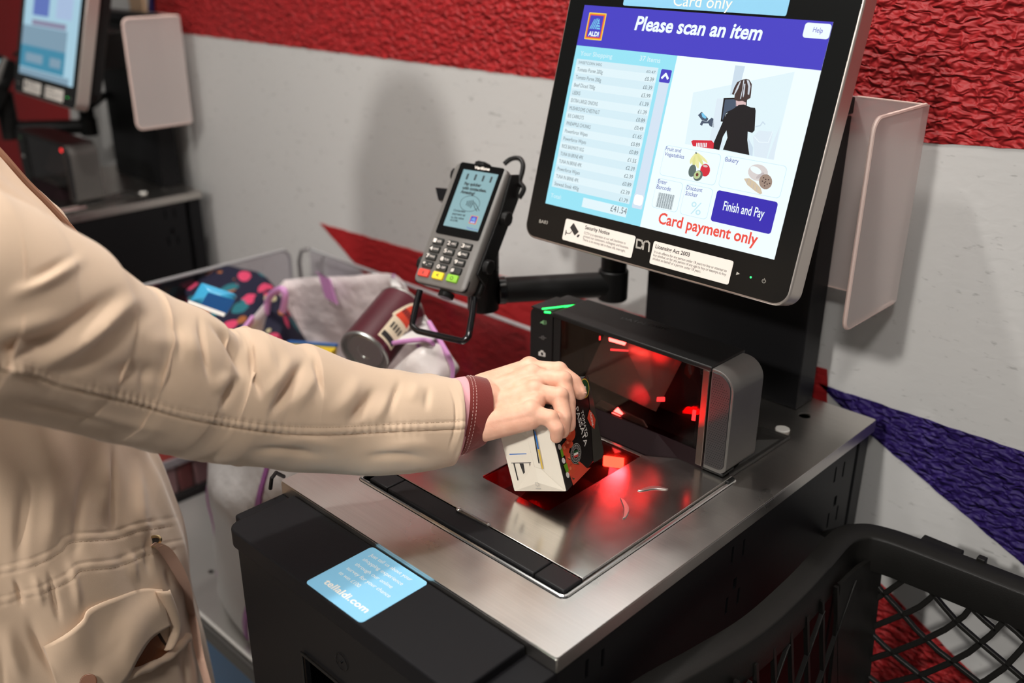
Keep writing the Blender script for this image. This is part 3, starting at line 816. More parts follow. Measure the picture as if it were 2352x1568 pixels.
S.line([(cx - .0038, cy - .0022), (cx, cy + .0022), (cx + .0038, cy - .0022)], .0026, W_, 4, 'chevron')
S.poly(rrect(ux0, ux1, yb - .0095, yb + .0070, .0015), M['scr_track'], 3, 'scroll_button')
scr('scr_glow', 255, 255, 255, 1.6)
S.poly(rrect(ux0 + .0012, ux1 - .0012, yb - .0055, yb + .0055, .003), M['scr_glow'], 4, 'scroll_button')
# the photograph on the screen
p5 = lambda x, y: S.px(1500 + x / 3.5625, 120 + y / 3.5625)
pp = lambda *q: [p5(*k) for k in q]
NMI = 'picture'
S.poly(pp((330, 330), (1160, 160), (985, 880), (262, 750)), M['scr_row2'], 2, NMI)
S.poly(pp((525, 380), (585, 380), (555, 570), (575, 780), (455, 770)), M['scr_pale'], 3, NMI)
S.poly(pp((675, 108), (755, 115), (700, 330), (630, 350)), M['scr_pale2'], 3, NMI)
S.poly(pp((780, 700), (820, 780), (815, 850), (790, 840)), M['scr_pale2'], 3, NMI)
S.poly(pp((820, 690), (870, 640), (985, 650), (960, 760), (930, 870), (830, 850)), M['scr_pale'], 3, NMI)
S.line(pp((830, 690), (870, 735), (945, 738), (980, 650)), .0006, M['scr_white'], 4, NMI)
S.line(pp((840, 610), (880, 600), (900, 570), (918, 590)), .0012, M['scr_pale2'], 4, NMI)
S.poly(pp((1000, 700), (1040, 600), (990, 880), (940, 870)), M['scr_pale'], 3, NMI)
S.poly(pp((370, 515), (400, 487), (455, 545), (442, 568), (402, 556)), M['scr_slate'], 4, NMI)
S.poly(pp((398, 500), (412, 497), (440, 535), (430, 545), (405, 530)), M['scr_ltblue'], 5, NMI)
S.poly(pp((385, 590), (402, 558), (442, 570), (480, 536), (498, 545), (500, 617), (466, 604), (455, 582), (412, 582), (402, 602)), M['scr_slate'], 3, NMI)
S.poly(pp((315, 730), (330, 718), (480, 722), (500, 742), (497, 792), (328, 768)), M['scr_basket'], 4, NMI)
for k in range(7): S.poly(pp((358 + k * 13, 742), (365 + k * 13, 742), (362 + k * 13, 778), (354 + k * 13, 776)), M['scr_white'], 5, NMI)
S.poly(pp((580, 375), (690, 372), (772, 385), (768, 440), (600, 500), (578, 570), (555, 566)), M['scr_black'], 4, NMI)
S.poly(pp((592, 388), (680, 384), (690, 450), (600, 492), (572, 556), (568, 545)), M['scr_slate'], 5, NMI)
S.poly(pp((680, 385), (765, 400), (760, 440), (720, 445), (680, 440)), M['scr_skin'], 5, NMI)
S.poly(pp((745, 428), (775, 440), (800, 452), (838, 455), (843, 480), (834, 640), (815, 660), (778, 650), (775, 720), (791, 842), (575, 797), (612, 700), (604, 640), (575, 690), (545, 800), (497, 790), (502, 735), (565, 590), (603, 505), (650, 470), (705, 432)), M['scr_black'], 6, NMI)
S.poly(pp((735, 225), (765, 220), (790, 225), (812, 262), (806, 335), (800, 375), (775, 390), (762, 412), (735, 398), (705, 402), (668, 390), (672, 350), (648, 345), (668, 290), (692, 245)), M['scr_hair'], 7, NMI)
for q in (((742, 232), (752, 230), (735, 330), (722, 385), (716, 380), (735, 300)), ((770, 228), (788, 232), (802, 280), (790, 350), (778, 345), (783, 280)), ((715, 240), (724, 238), (700, 300), (672, 350), (666, 345), (690, 285)), ((750, 260), (760, 258), (752, 340), (742, 372), (738, 360))):
    S.poly(pp(*q), M['scr_streak'], 8, NMI)
# menu tiles
def tile(pts, m=None, r=.004, nm='menu_tile', lay=3):
    q = pp(*pts); x0, x1, y0, y1 = (q[0][0] + q[3][0]) / 2, (q[1][0] + q[2][0]) / 2, (q[2][1] + q[3][1]) / 2, (q[0][1] + q[1][1]) / 2
    if m: S.poly(rrect(x0, x1, y0, y1, r * .6), m, lay, nm); return
    S.poly(rrect(x0, x1, y0, y1, r), M['scr_line'], lay, nm); S.poly(rrect(x0 + .0004, x1 - .0004, y0 + .0004, y1 - .0004, r), W_, lay + 1, nm)


tile(((105, 760), (562, 835), (510, 1090), (50, 1005))); tile(((590, 845), (1100, 930), (1040, 1198), (535, 1100)))
tile(((38, 1028), (250, 1068), (198, 1310), (-15, 1268))); tile(((268, 1075), (497, 1115), (440, 1368), (220, 1325)))
tile(((530, 1128), (1025, 1225), (965, 1490), (468, 1378)), M['scr_btn'], .005, 'pay_button')
T5 = lambda body, a, b, cap, m='scr_txtblue', lay=6, **k: S.text(body, p5(*a), p5(*b), cap, M[m], lay, px=False, **k)
T5('Fruit and', (105, 802), (229, 822), .0043); T5('Vegetables', (95, 844), (255, 872), .0043); T5('Bakery', (592, 892), (700, 910), .0048)
T5('Enter', (42, 1070), (116, 1084), .0048); T5('Barcode', (30, 1114), (146, 1137), .0048); T5('Discount', (275, 1122), (404, 1146), .0048); T5('Sticker', (266, 1168), (366, 1187), .0048)
T5('Finish and Pay', (572, 1290), (906, 1358), .0098, 'scr_white', bold=.012)
T5('%', (302, 1318), (388, 1335), .0135, 'scr_line')
S.text('Card payment only', (1511, 512), (1738, 563.5), .0122, M['scr_red'], 2, bold=.022)
for k in range(22):
    x = 52 + k * 6.0; w = (2.0, 4.2, 3.0)[k * 7 % 3]
    S.poly(pp((x, 1146 + k * 1.1), (x + w, 1147 + k * 1.1), (x - 27 + w, 1265 + k * 1.2), (x - 27, 1264 + k * 1.2)), M['scr_grey'], 6, 'bar_pattern')
for k, (x1, y1, w) in enumerate(((312, 915, 15), (338, 945, 16), (372, 950, 17), (412, 925, 16), (448, 906, 14))):
    c_ = densify([(355 + k * 2, 822), ((355 + x1) / 2 - 12 + k * 5, (822 + y1) / 2 + 4), (x1, y1)], 9)
    lft = [(x - w * math.sin(PI * (i + .6) / 9.2) * .9, y + w * .3 * math.sin(PI * i / 8)) for i, (x, y) in enumerate(c_)]; rgt = [(x + w * math.sin(PI * (i + .6) / 9.2) * .9, y - w * .3 * math.sin(PI * i / 8)) for i, (x, y) in enumerate(c_)]
    S.poly([p5(*q) for q in lft + rgt[::-1]], M['scr_banana' if k % 2 else 'scr_yellow2'], 6, 'fruit_picture')
S.poly(pp((350, 818), (358, 816), (364, 830), (352, 834)), M['scr_avo'], 7, 'fruit_picture')
def blob(cx, cy, a, b, rot, m, lay, nm): S.poly([p5(*q) for q in ell(cx, cy, a, b, 18, rot)], M[m], lay, nm)
blob(325, 970, 30, 52, .25, 'scr_avo', 7, 'fruit_picture'); blob(430, 965, 40, 52, .1, 'scr_basket', 7, 'fruit_picture'); blob(432, 932, 20, 10, .2, 'scr_skin', 8, 'fruit_picture')
blob(372, 1010, 36, 46, .5, 'scr_avo', 8, 'fruit_picture'); blob(366, 1004, 26, 36, .5, 'scr_avo2', 9, 'fruit_picture'); blob(366, 1002, 11, 14, .3, 'scr_pit', 10, 'fruit_picture')
blob(862, 985, 82, 68, .2, 'scr_bread', 6, 'bakery_picture'); blob(845, 965, 50, 26, .5, 'scr_white', 7, 'bakery_picture'); blob(880, 1010, 40, 14, -.6, 'scr_bread2', 7, 'bakery_picture')
blob(925, 1060, 54, 62, 0, 'scr_cookie', 8, 'bakery_picture')
for k in range(9): blob(925 + 38 * math.cos(k * 2.4) * (k / 9) ** .5, 1060 + 42 * math.sin(k * 2.4) * (k / 9) ** .5, 6, 5, 0, 'scr_hair', 9, 'bakery_picture')
S.poly(pp((748, 1035), (790, 1030), (840, 1062), (885, 1110), (897, 1155), (880, 1163), (830, 1130), (775, 1085)), M['scr_crois'], 8, 'bakery_picture')
for k in range(4): S.line(pp((782 + k * 24, 1034 + k * 22), (768 + k * 28, 1068 + k * 22)), .0007, M['scr_bread2'], 9, 'bakery_picture')
SCREEN = [o for o in S.build(monitor)]
scr_root = [o for o in SCREEN if o.name.startswith('screen')][0]
for o in SCREEN:
    if o is not scr_root: o.parent = scr_root; ROOTS[o.name] = ROOTS[monitor.name]
# printed labels on the black bezel
B = Dec(MC - MN * .0004, MR, MU, MN, .00005, .0001)


def notice(x0, x1, title, lines, tx, nm='notice_label'):
    y0, y1 = -.1500, -.1252
    lab = MB().prism([mp(x, y, -.0004) for x, y in rrect(x0, x1, y0, y1, .0022)], MN * .0003).build(nm, M['label'], monitor)
    D = Dec(MC - MN * .00005, MR, MU, MN, .00002, .00008)
    D.text(title[0], *title[1], .0044, M['ink'], 0, bold=.02)
    for b, a, c in lines: D.text(b, a, c, .0030, M['ink'], 0)
    return lab, D


c8 = lambda x, y: (1280 + x / 4.523, 490 + y / 4.523)
lab, D = notice(-.1163, -.0150, ('Security Notice', (c8(287, 160), c8(540, 225))), [('CCTV is in operation at our self checkouts to', c8(276, 212), c8(708, 322)), ('protect our customers, colleagues and business.', c8(270, 246), c8(740, 370)), ('There is no money left in these tills overnight.', c8(262, 280), c8(705, 404))], 0)
D.poly(D.pxs([c8(*q) for q in ((170, 98), (222, 192), (180, 230), (132, 145))]), M['ink'], 0, 'icon')
D.poly(D.pxs([c8(*q) for q in ((200, 238), (216, 218), (234, 222), (228, 236), (212, 252))]), M['ink'], 0, 'icon')
D.line(D.pxs([c8(90, 172), c8(96, 205), c8(130, 208), c8(150, 186)]), .0009, M['ink'], 0, 'icon'); D.line(D.pxs([c8(92, 180), c8(84, 222)]), .0012, M['ink'], 0, 'icon')
for o in D.build(monitor): o.parent = lab
lab, D = notice(.0096, .1092, ('Licensing Act 2003', (c8(1017, 358), c8(1372, 450))), [('It is an offence for any person under 18 years to buy or attempt to', c8(1005, 408), c8(1757, 610)), ('buy alcohol, or for any person of any age to buy or attempt to buy', c8(996, 442), c8(1752, 648)), ('alcohol on behalf of a person under 18 years.', c8(988, 478), c8(1490, 618))], 0)
for o in D.build(monitor): o.parent = lab
g = M['inkgrey']
B.line(B.pxs([c8(830, 268), c8(822, 352), c8(868, 362), c8(890, 330), c8(880, 285), c8(838, 272)]), .0020, g, 0, 'maker_mark', False)
B.line(B.pxs([c8(890, 372), c8(898, 305), c8(915, 292), c8(940, 290), c8(958, 312), c8(950, 395)]), .0020, g, 0, 'maker_mark')
B.text('BA83', (1238, 511), (1257.5, 515), .0042, g, 0)
B.poly(B.pxs([c8(1866, 604), c8(1896, 628), c8(1856, 640)]), g, 0, 'power_icon')
pc = B.px(*c8(2146, 702))
B.line([(pc[0] + .0019 * math.cos(t), pc[1] + .0019 * math.sin(t)) for t in np.linspace(PI * .68, PI * 2.32, 14)], .0005, g, 0, 'power_icon'); B.line([(pc[0], pc[1]), (pc[0], pc[1] + .0028)], .0005, g, 0, 'power_icon')
lc = B.px(*c8(2010, 663)); B.poly(ell(*lc, .0011, .0011, 12), M['greenled'], 0, 'power_light')
B.build(monitor)
cs_ = MB().prism([mp(x, y, -.0004) for x, y in rrect(-.0975, .1022, .1163, .1640, .002)], MN * .0006).build('payment_sign', M['skyblue'], monitor)
D = Dec(MC + MN * .0002, MR, MU, MN, .00005, .0001)
D.text('Card only', (1545, 13), (1679, 21.5), .0125, M['cream'], 0)
for o in D.build(monitor): o.parent = cs_

# ================================================================ frosted guard bent beside the post
guard = thing('acrylic_guard', (-0.04, 0.57, 1.05), 'frosted acrylic guard, an L of two sheets, fixed behind the post of the near monitor', 'guard', 'frosted guards behind the posts')
GX = -0.0030
MB().plate(rrect(PX1 - .06, GX - .0025, 1.0560, 1.2835, .001), [], (0, PY1 + .0005, 0), (1, 0, 0), (0, 0, 1), (0, 1, 0), .0048).build('back_sheet', M['frost'], guard)
fl = rrect(0.4680, PY1 + .0053, 1.0560, 1.2835, (.013, .001, .001, .013), 6)
MB().plate(fl, [], (GX - .0025, 0, 0), (0, 1, 0), (0, 0, 1), (1, 0, 0), .005).build('side_sheet', M['frost'], guard)
MB().tube([(GX, y, z) for y, z in [(PY1, 1.2835)] + fl[-7:] + fl[:7] + [(PY1, 1.0560)]], .0026, 8).build('bright_edge', M['frost_edge'], guard, smooth=True)
MB().box(PX1 - .05, GX - .003, PY1 + .0004, PY1 + .0056, 1.0548, 1.0562).box(PX1 + .002, GX, PY1 + .0004, PY1 + .0056, 1.2832, 1.2842).build('sheet_edge', M['frost_edge'], guard)

# ================================================================ card terminal and its stand
TY, TT = 0.1909, -0.6337
cy_, sy_ = math.cos(TY), math.sin(TY)
Rz = np.array([[cy_, -sy_, 0], [sy_, cy_, 0], [0, 0, 1]]); ct, st_ = math.cos(TT), math.sin(TT)
Rx = np.array([[1, 0, 0], [0, ct, -st_], [0, st_, ct]]); TM = Rz @ Rx
tr, tu, tn = TM[:, 0], TM[:, 2], -TM[:, 1]
tc = np.array([-0.4458, 0.3139, 1.1157])
tp = lambda x, y, z=0.0: tc + tr * x + tu * y + tn * z
terminal = thing('card_terminal', tuple(tc - tn * .03 - tu * .08), 'grey card payment terminal with keypad, tilted on its black stand beside the near monitor', 'card terminal', 'card terminals on their stands')
TW, TH = .0395, .0825
M['term'] = mat('terminal_grey_plastic', (0.155, 0.148, 0.14, 1), rough=0.45)
M['term_side'] = mat('terminal_side_grey', (0.21, 0.185, 0.17, 1), rough=0.4)
MB().loft([[tp(x, y, z) for x, y in rrect(-TW + i, TW - i, -TH + i, TH - i, .006 + .002, 5)] for z, i in ((-.030, .004), (-.022, .0005), (-.008, -.0008), (-.0015, 0), (0, .0016))]).build('case', M['term'], terminal, smooth=True)
MB().prism([tp(x, y, -.006) for x, y in rrect(-TW - .0006, TW + .0006, -TH - .0008, -TH + .020, .006)], tn * .0035).build('card_slot', M['blk_plain'], terminal, bevel=.001)
TD = Dec(tc, tr, tu, tn, .0002, .00015)
ct2 = lambda x, y: (880 + x / 3.2, 330 + y / 3.2)
def trect(q, grow=0.0):
    k = [TD.px(*ct2(*p)) for p in q]
    return (k[0][0] + k[3][0]) / 2 - grow, (k[1][0] + k[2][0]) / 2 + grow, (k[2][1] + k[3][1]) / 2 - grow, (k[0][1] + k[1][1]) / 2 + grow
gx0, gx1, gy0, gy1 = trect(((575, 140), (900, 178), (700, 718), (382, 655)))
M['tglass'] = mat('terminal_black_glass', (.004, .004, .004, 1), rough=.3, spec=.06)
MB().prism([tp(x, y, -.0002) for x, y in rrect(gx0, gx1, gy0, gy1, .003)], tn * .0008).build('front_glass', M['tglass'], terminal)
dx0, dx1, dy0, dy1 = trect(((598, 190), (852, 228), (697, 648), (440, 602)))
M['t_scr'] = lit('terminal_screen_blue', srgb(146, 184, 190), .9); M['t_ink'] = mat('terminal_screen_ink', (0.01, 0.02, 0.025, 1), rough=.5)
TD.h0 = .0008
TD.poly(rect(dx0, dx1, dy0, dy1), M['t_scr'], 0, 'display')
for body, a, b, c, bo in (('Pay quicker', (597, 303), (720, 320), .0042, .05), ('with contactless.', (582, 334), (760, 360), .0042, .05), ('Amazing!', (570, 362), (672, 380), .0042, .05), ('Contactless', (518, 496), (605, 508), .0030, .03), ('payment up', (510, 521), (605, 535), .0030, .03), ('to the value', (500, 547), (593, 560), .0030, .03), ('of £100.', (493, 567), (550, 577), .0030, .03)):
    TD.text(body, ct2(*a), ct2(*b), c, M['t_ink'], 1, bold=bo)
for x, y in ((622, 243), (681, 249), (738, 258), (795, 267)): c = TD.px(*ct2(x, y)); TD.poly(rect(c[0] - .0014, c[0] + .0014, c[1] - .004, c[1] + .004), M['t_ink'], 1, 'status_dash')
cc = TD.px(*ct2(640, 442)); TD.line(ell(*cc, .0145, .0105, 28), .0006, M['t_ink'], 1, 'contactless_icon', True)
for k in range(4): TD.line([(cc[0] - .006 + k * .0026 + .002 * math.cos(t), cc[1] + (.003 + k * .001) * math.sin(t)) for t in np.linspace(-1, 1, 7)], .0011, M['t_ink'], 1, 'contactless_icon')
TD.line([(cc[0] + .005, cc[1] + .003), (cc[0] + .010, cc[1] - .0005), (cc[0] + .017, cc[1] - .007)], .0009, M['t_ink'], 1, 'contactless_icon'); TD.line([(cc[0] + .005, cc[1] + .001), (cc[0] + .009, cc[1] - .004), (cc[0] + .014, cc[1] - .008)], .0009, M['t_ink'], 1, 'contactless_icon')
a0 = trect(((648, 528), (700, 536), (686, 596), (632, 588)))
logo(TD, *a0, [M['scr_orange'], M['scr_orange'], M['scr_blue'], M['scr_blue'], M['scr_ltblue'], W_], 1)
TD.text('Thank you', ct2(612, 625), ct2(695, 640), .0026, M['scr_blue'], 1)
TD.text('Verifone', ct2(670, 185), ct2(782, 200), .0042, M['label'], 0, bold=.03)
tparts = TD.build(terminal)
disp = [o for o in tparts if o.name.startswith('display')][0]
for o in tparts:
    if o is not disp and 'lettering' not in o.name: o.parent = disp
keys = []
kt = (('1', 'QZ.'), ('2', 'ABC'), ('3', 'DEF'), ('4', 'GHI'), ('5', 'JKL'), ('6', 'MNO'), ('7', 'PRS'), ('8', 'TUV'), ('9', 'WXY'), ('*', ',"'), ('0', '-SP'), ('#', ''))
kc = ((410, 720), (513, 740), (617, 760), (383, 777), (487, 797), (592, 818), (357, 832), (462, 855), (565, 878), (330, 890), (435, 913), (540, 937), (303, 950), (407, 972), (512, 993))
M['key'] = mat('black_rubber_key', (0.02, 0.021, 0.02, 1), rough=.4); M['keyr'] = mat('red_key', (0.75, 0.07, 0.05, 1), rough=.4); M['keyy'] = mat('yellow_key', (0.85, 0.62, 0.03, 1), rough=.4); M['keyg'] = mat('green_key', (0.24, 0.52, 0.04, 1), rough=.4)
KD = Dec(tc, tr, tu, tn, .0031, .0001)
km = None
for i, q in enumerate(kc):
    c = np.array(TD.px(*ct2(*q)))
    nm = 'key'; m = M['key']
    if i >= 12: m = (M['keyr'], M['keyy'], M['keyg'])[i - 12]
    w, h = (.0080, .0046) if i < 12 else (.0084, .0050)
    ob = MB().loft([[tp(c[0] + x, c[1] + y, z) for x, y in rrect(-w + k, w - k, -h + k, h - k, .0018, 4)] for z, k in ((-.001, 0), (.0016, 0), (.0028, .0007), (.0030, .0016))]).build(nm, m, terminal, smooth=True)
    if i >= 12: ob['label'] = ('red cancel key', 'yellow correction key', 'green enter key')[i - 12]
    D = Dec(tc, tr, tu, tn, .0031, .0001)
    if i < 12:
        a, b = kt[i]; D.text(a, (c[0] - .0066, c[1] - .0022), (c[0] - .0022, c[1] - .0022), .0052, M['label'], 0, bold=.02, px=False)
        if b: D.text(b, (c[0] - .001, c[1] - .001), (c[0] + .0064, c[1] - .001), .0026, M['label'], 0, px=False)
    elif i == 12: D.text('X', (c[0] - .002, c[1] - .002), (c[0] + .002, c[1] - .002), .004, M['ink'], 0, bold=.03, px=False)
    elif i == 13: D.text('<', (c[0] - .0018, c[1] - .002), (c[0] + .0018, c[1] - .002), .005, M['ink'], 0, bold=.03, px=False)
    else: D.line(ell(c[0], c[1], .0020, .0020, 14), .0007, M['ink'], 0, 'lettering', True)
    for o in D.build(terminal): o.parent = ob

stand = thing('terminal_stand', (-0.4570, 0.3640, 0.985), 'black tubular stand with a pivoting arm, holding up the card terminal', 'stand', 'black stands of the card terminals')
# cradle: back plate with clamping knobs
MB().prism([tp(x, y, -.040) for x, y in rrect(-TW - .001, TW + .002, -TH + .004, TH + .002, .008)], tn * .009).build('cradle', M['blk_plain'], stand, bevel=.002)
MB().prism([tp(TW + .0005, y, z) for y, z in ((-.062, -.036), (-.055, -.010), (.030, -.012), (.078, -.006), (.086, -.022), (.060, -.040))], tr * .0035).build('side_plate', M['blk_plain'], stand, bevel=.001)
for x, y, z, d in ((-TW - .001, .070, -.016, -tr), (-TW - .001, -.055, -.014, -tr), (TW + .004, .026, -.022, tr), (TW + .004, -.040, -.020, tr)):
    a = tp(x, y, z); MB().cyl(a, a + d * .008, .0095, 9).build('knob', M['blk_plain'], stand, bevel=.0012)
for x, y, d in ((-.010, TH + .001, tu), (.0035, -TH - .001, -tu)):
    a = tp(x, y, -.018); MB().cyl(a, a + d * .0075, .012 if y > 0 else .0105, 9).build('knob', M['blk_plain'], stand, bevel=.0012)
# loop below, cable above, small camera box on the left
lp = [ct2(*q) for q in ((272, 1075), (240, 1200), (214, 1330), (240, 1372), (585, 1452), (628, 1415), (655, 1260), (668, 1130))]
L3 = [onplane(tc - tn * .022, tn, *q) for q in lp]
L3 = list(densify([L3[0], L3[1], L3[2]], 6)) + list(densify([L3[2], (L3[2] * .45 + L3[3] * .55), L3[3] + (L3[4] - L3[3]) * .06], 5))[1:] + list(densify([L3[3] + (L3[4] - L3[3]) * .1, L3[4]], 4)) + list(densify([L3[4], (L3[4] + L3[5]) / 2 + (L3[4] - L3[6]) * .03, L3[5]], 5))[1:] + list(densify([L3[5], L3[6], L3[7]], 5))[1:]
MB().tube(L3, .0042, 10).build('loop_handle', M['blk_gloss'], stand, smooth=True)
cb = [onplane(tc - tn * .034, tn, *ct2(*q)) for q in ((890, 150), (940, 112), (1000, 108), (1028, 150), (1022, 210), (1005, 280), (1035, 330), (1000, 400))]
MB().tube(densify(cb, 30), .0032, 8).build('cable', M['blk_plain'], stand, smooth=True)
bx = [onplane(tc - tn * .02, tn, *ct2(*q)) for q in ((380, 318), (500, 328), (470, 418), (402, 415))]
MB().prism(bx, -tn * .030).build('camera_box', M['blk_gloss'], stand, bevel=.0015)
# pole, arm, elbow
pc_ = np.array([-0.4570, 0.3640])
MB().cyl((*pc_, 0.9870), (*pc_, 1.098), .0212, 32).build('pole', M['blk_plain'], stand, bevel=.0015)
MB().cyl((*pc_, 1.0450), (*pc_, 1.0464), .0215, 32).build('pole_ring', M['blk_gloss'], stand)
hn = tp(0, -.005, -.040)
MB().tube([(*pc_, 1.092), (pc_[0], pc_[1] - .004, 1.104), hn], [.017, .016, .014], 16).build('tilt_joint', M['blk_plain'], stand, smooth=True)
ea = on('z', 1.012, 1158, 702); eb = on('z', 1.012, 1408, 652)
ea2 = np.array([*pc_, ea[2]]); 
MB().tube([ea2 + (eb - ea2) * .12, eb], .0175, 24).build('arm', M['blk_plain'], stand, bevel=.002)
MB().cyl(ea2 + (eb - ea2) * .11, ea2 + (eb - ea2) * .17, .0190, 24).build('arm_collar', M['blk_gloss'], stand, bevel=.0015)
MB().cyl((eb[0], eb[1], .9905), (eb[0], eb[1], 1.033), .0205, 28).build('elbow', M['blk_plain'], stand, bevel=.002)
MB().cyl((eb[0], eb[1], 1.033), (eb[0], eb[1], 1.054), .0175, 28).build('elbow_cap', M['blk_plain'], stand, bevel=.0025)
MB().tube([(eb[0], eb[1], 1.052), (PX0 + .012, PY0 - .004, 1.088)], .0085, 16).build('wall_arm', M['blk_plain'], stand)

# ================================================================ the carton being scanned
CO = np.array([-0.135, 0.1668, 0.9278])
_ax = np.array([0.6159, -2.1404, -2.2027]); _a = np.linalg.norm(_ax); _k = _ax / _a
K = np.array([[0, -_k[2], _k[1]], [_k[2], 0, -_k[0]], [-_k[1], _k[0], 0]]); RM = np.eye(3) + math.sin(_a) * K + (1 - math.cos(_a)) * K @ K
e1, e2, e3 = RM.T
cw, ch, cl_ = 0.0628, 0.0895, 0.0979
carton = thing('tomato_carton', tuple(CO + e1 * cw / 2 + e3 * cl_ / 2 - np.array([0, 0, .01])), 'black tomato passata carton, its white end turned forward, held by the hand over the scanner', 'carton')
M['card_w'] = mat('cream_white_board', (0.80, 0.74, 0.63, 1), rough=.45, bump=(60, .15, .0006)); M['card_k'] = mat('glossy_black_board', (0.012, 0.010, 0.009, 1), rough=.22, bump=(25, .2, .001))
M['card_k2'] = mat('olive_black_board', (0.045, 0.042, 0.034, 1), rough=.22); M['tom'] = mat('tomato_red_print', (0.72, 0.075, 0.025, 1), rough=.28, var=(120, .25)); M['tom2'] = mat('tomato_light_print', (0.86, 0.22, 0.10, 1), rough=.28); M['orr'] = mat('orange_red_print', (0.70, 0.065, 0.03, 1), rough=.28)
M['leafg'] = mat('green_print', (0.16, 0.36, 0.01, 1), rough=.3); M['dkgreen'] = mat('dark_green_print', (0.01, 0.07, 0.02, 1), rough=.3); M['blueink'] = mat('blue_print', (0.01, 0.14, 0.50, 1), rough=.4); M['yelink'] = mat('yellow_print', (0.72, 0.48, 0.05, 1), rough=.4); M['redink'] = mat('red_print', (0.62, 0.05, 0.04, 1), rough=.35)
Q = lambda a, b, c: CO + e1 * a + e2 * b + e3 * c
ch_ = .004
sec = [(0, 0), (cw, 0), (cw, ch), (0, ch)]
cb = MB(); cb.add([Q(a, b, c) for c in (.0012, cl_) for a, b in sec], [(0, 1, 2, 3), (4, 7, 6, 5), (0, 4, 5, 1), (1, 5, 6, 2), (2, 6, 7, 3), (3, 7, 4, 0)])
cb.build('carton_body', M['card_k'], carton, bevel=.0012)
# white end: base sheet, two folded corner flaps, the seam
MB().prism([Q(a, b, .0011) for a, b in rrect(.0008, cw - .0006, .0008, ch - .0008, .001)], -e3 * .0008).build('end_panel', M['card_w'], carton)
MB().add([Q(.0020, .0012, 0.0002), Q(.0595, .0016, .0002), Q(.0290, .0330, -.0006), Q(.0290, .012, -.0030)], [(0, 1, 3), (1, 2, 3), (2, 0, 3), (0, 2, 1)]).build('corner_flap', M['card_w'], carton)
MB().add([Q(.0020, ch - .0012, .0002), Q(.0595, ch - .0016, .0002), Q(.0290, .0600, -.0006), Q(.0290, ch - .015, -.003)], [(0, 3, 1), (1, 3, 2), (2, 3, 0), (0, 1, 2)]).build('corner_flap', M['card_w'], carton)
MB().prism([Q(a, b, .0002) for a, b in ((.0222, .0270), (.0300, .0290), (.0300, ch - .006), (.0205, ch - .004))], -e3 * .0016).build('end_seam', M['card_w'], carton, bevel=.0004)
WD = Dec(Q(0, 0, .0002), e1, e2, -e3, .00012, .0001)
wp = WD.pxs
w4 = lambda *q: [WD.px(980 + x / 3.92, 800 + y / 3.92) for x, y in q]
WD.poly(w4((745, 948), (898, 944), (900, 951), (746, 957)), M['blueink'], 0, 'print')
for q in (((762, 1028), (940, 1024), (938, 1030), (764, 1034)), ((780, 1034), (792, 1034), (828, 1186), (818, 1188)), ((835, 1034), (872, 1034), (885, 1115), (872, 1130)), ((925, 1034), (934, 1034), (934, 1050), (930, 1062)), ((926, 876), (932, 876), (944, 936), (938, 936))):
    WD.poly(w4(*q), M['ink'], 0, 'print')
SD = Dec(Q(0, 0, -.0014), e1, e2, -e3, .00015, .0001)
s4 = lambda *q: [SD.px(980 + x / 3.92, 800 + y / 3.92) for x, y in q]
SD.line(s4((960, 720), (985, 880), (1012, 1030)), .0014, M['ink'], 0, 'print')
SD.poly(s4((968, 745), (980, 748), (1012, 905), (1000, 905)), M['blueink'], 0, 'print'); SD.poly(s4((1002, 908), (1014, 908), (1050, 1085), (1038, 1080)), M['yelink'], 0, 'print')
FD = Dec(Q(.0290, .012, -.0030), e1, e2, -e3, .0004, .0001)
f4 = lambda *q: [FD.px(980 + x / 3.92, 800 + y / 3.92) for x, y in q]
FD.line(f4((978, 1206), (1000, 1205), (1012, 1225), (1003, 1236), (986, 1232), (978, 1206)), .0004, M['inkgrey'], 0, 'print'); FD.line(f4((985, 1258), (1030, 1260)), .0007, M['inkgrey'], 0, 'print'); FD.line(f4((1000, 1236), (998, 1245)), .0004, M['inkgrey'], 0, 'print')
for D in (WD, SD, FD): D.build(carton)
# printed black face (normal -e1)
KF = Dec(Q(0, 0, 0), e3, e2, -e1, .0004, .0001)
k4 = lambda *q: [KF.px(980 + x / 3.92, 800 + y / 3.92) for x, y in q]
tx = lambda body, a, b, cap, m, lay=2, **k: KF.text(body, KF.px(980 + a[0] / 3.92, 800 + a[1] / 3.92), KF.px(980 + b[0] / 3.92, 800 + b[1] / 3.92), cap, m, lay, px=False, **k)
KF.poly(k4((1440, 240), (1455, 262), (1592, 930), (1578, 985), (1500, 1030), (1470, 560)), M['card_k2'], 0, 'print')
KF.poly(k4((1395, 1035), (1440, 1078), (1474, 1072), (1318, 1232), (1258, 1060), (1230, 880), (1300, 960)), M['orr'], 0, 'print')
for cx_, cy2, a, b in ((1290, 770, 45, 72), (1245, 905, 38, 60), (1290, 1000, 36, 50), (1275, 860, 40, 40), (1300, 1090, 34, 52)):
    KF.poly(k4(*ell(cx_, cy2, a, b, 18, .1)), M['tom'], 1, 'print'); KF.poly(k4(*ell(cx_ - 10, cy2 - 12, a * .3, b * .3, 12)), M['tom2'], 2, 'print')
for pts in (((1285, 722), (1300, 706), (1312, 712), (1330, 714), (1310, 724)), ((1318, 1010), (1345, 1020), (1372, 1044), (1340, 1040)), ((1300, 1160), (1330, 1170), (1318, 1182)), ((1258, 985), (1290, 996), (1284, 1006))):
    KF.poly(k4(*pts), M['dkgreen'], 3, 'print')
sc_ = KF.px(980 + 1338 / 3.92, 800 + 945 / 3.92)
KF.poly(ell(*sc_, .0130, .0105, 28), M['card_k'], 3, 'print')
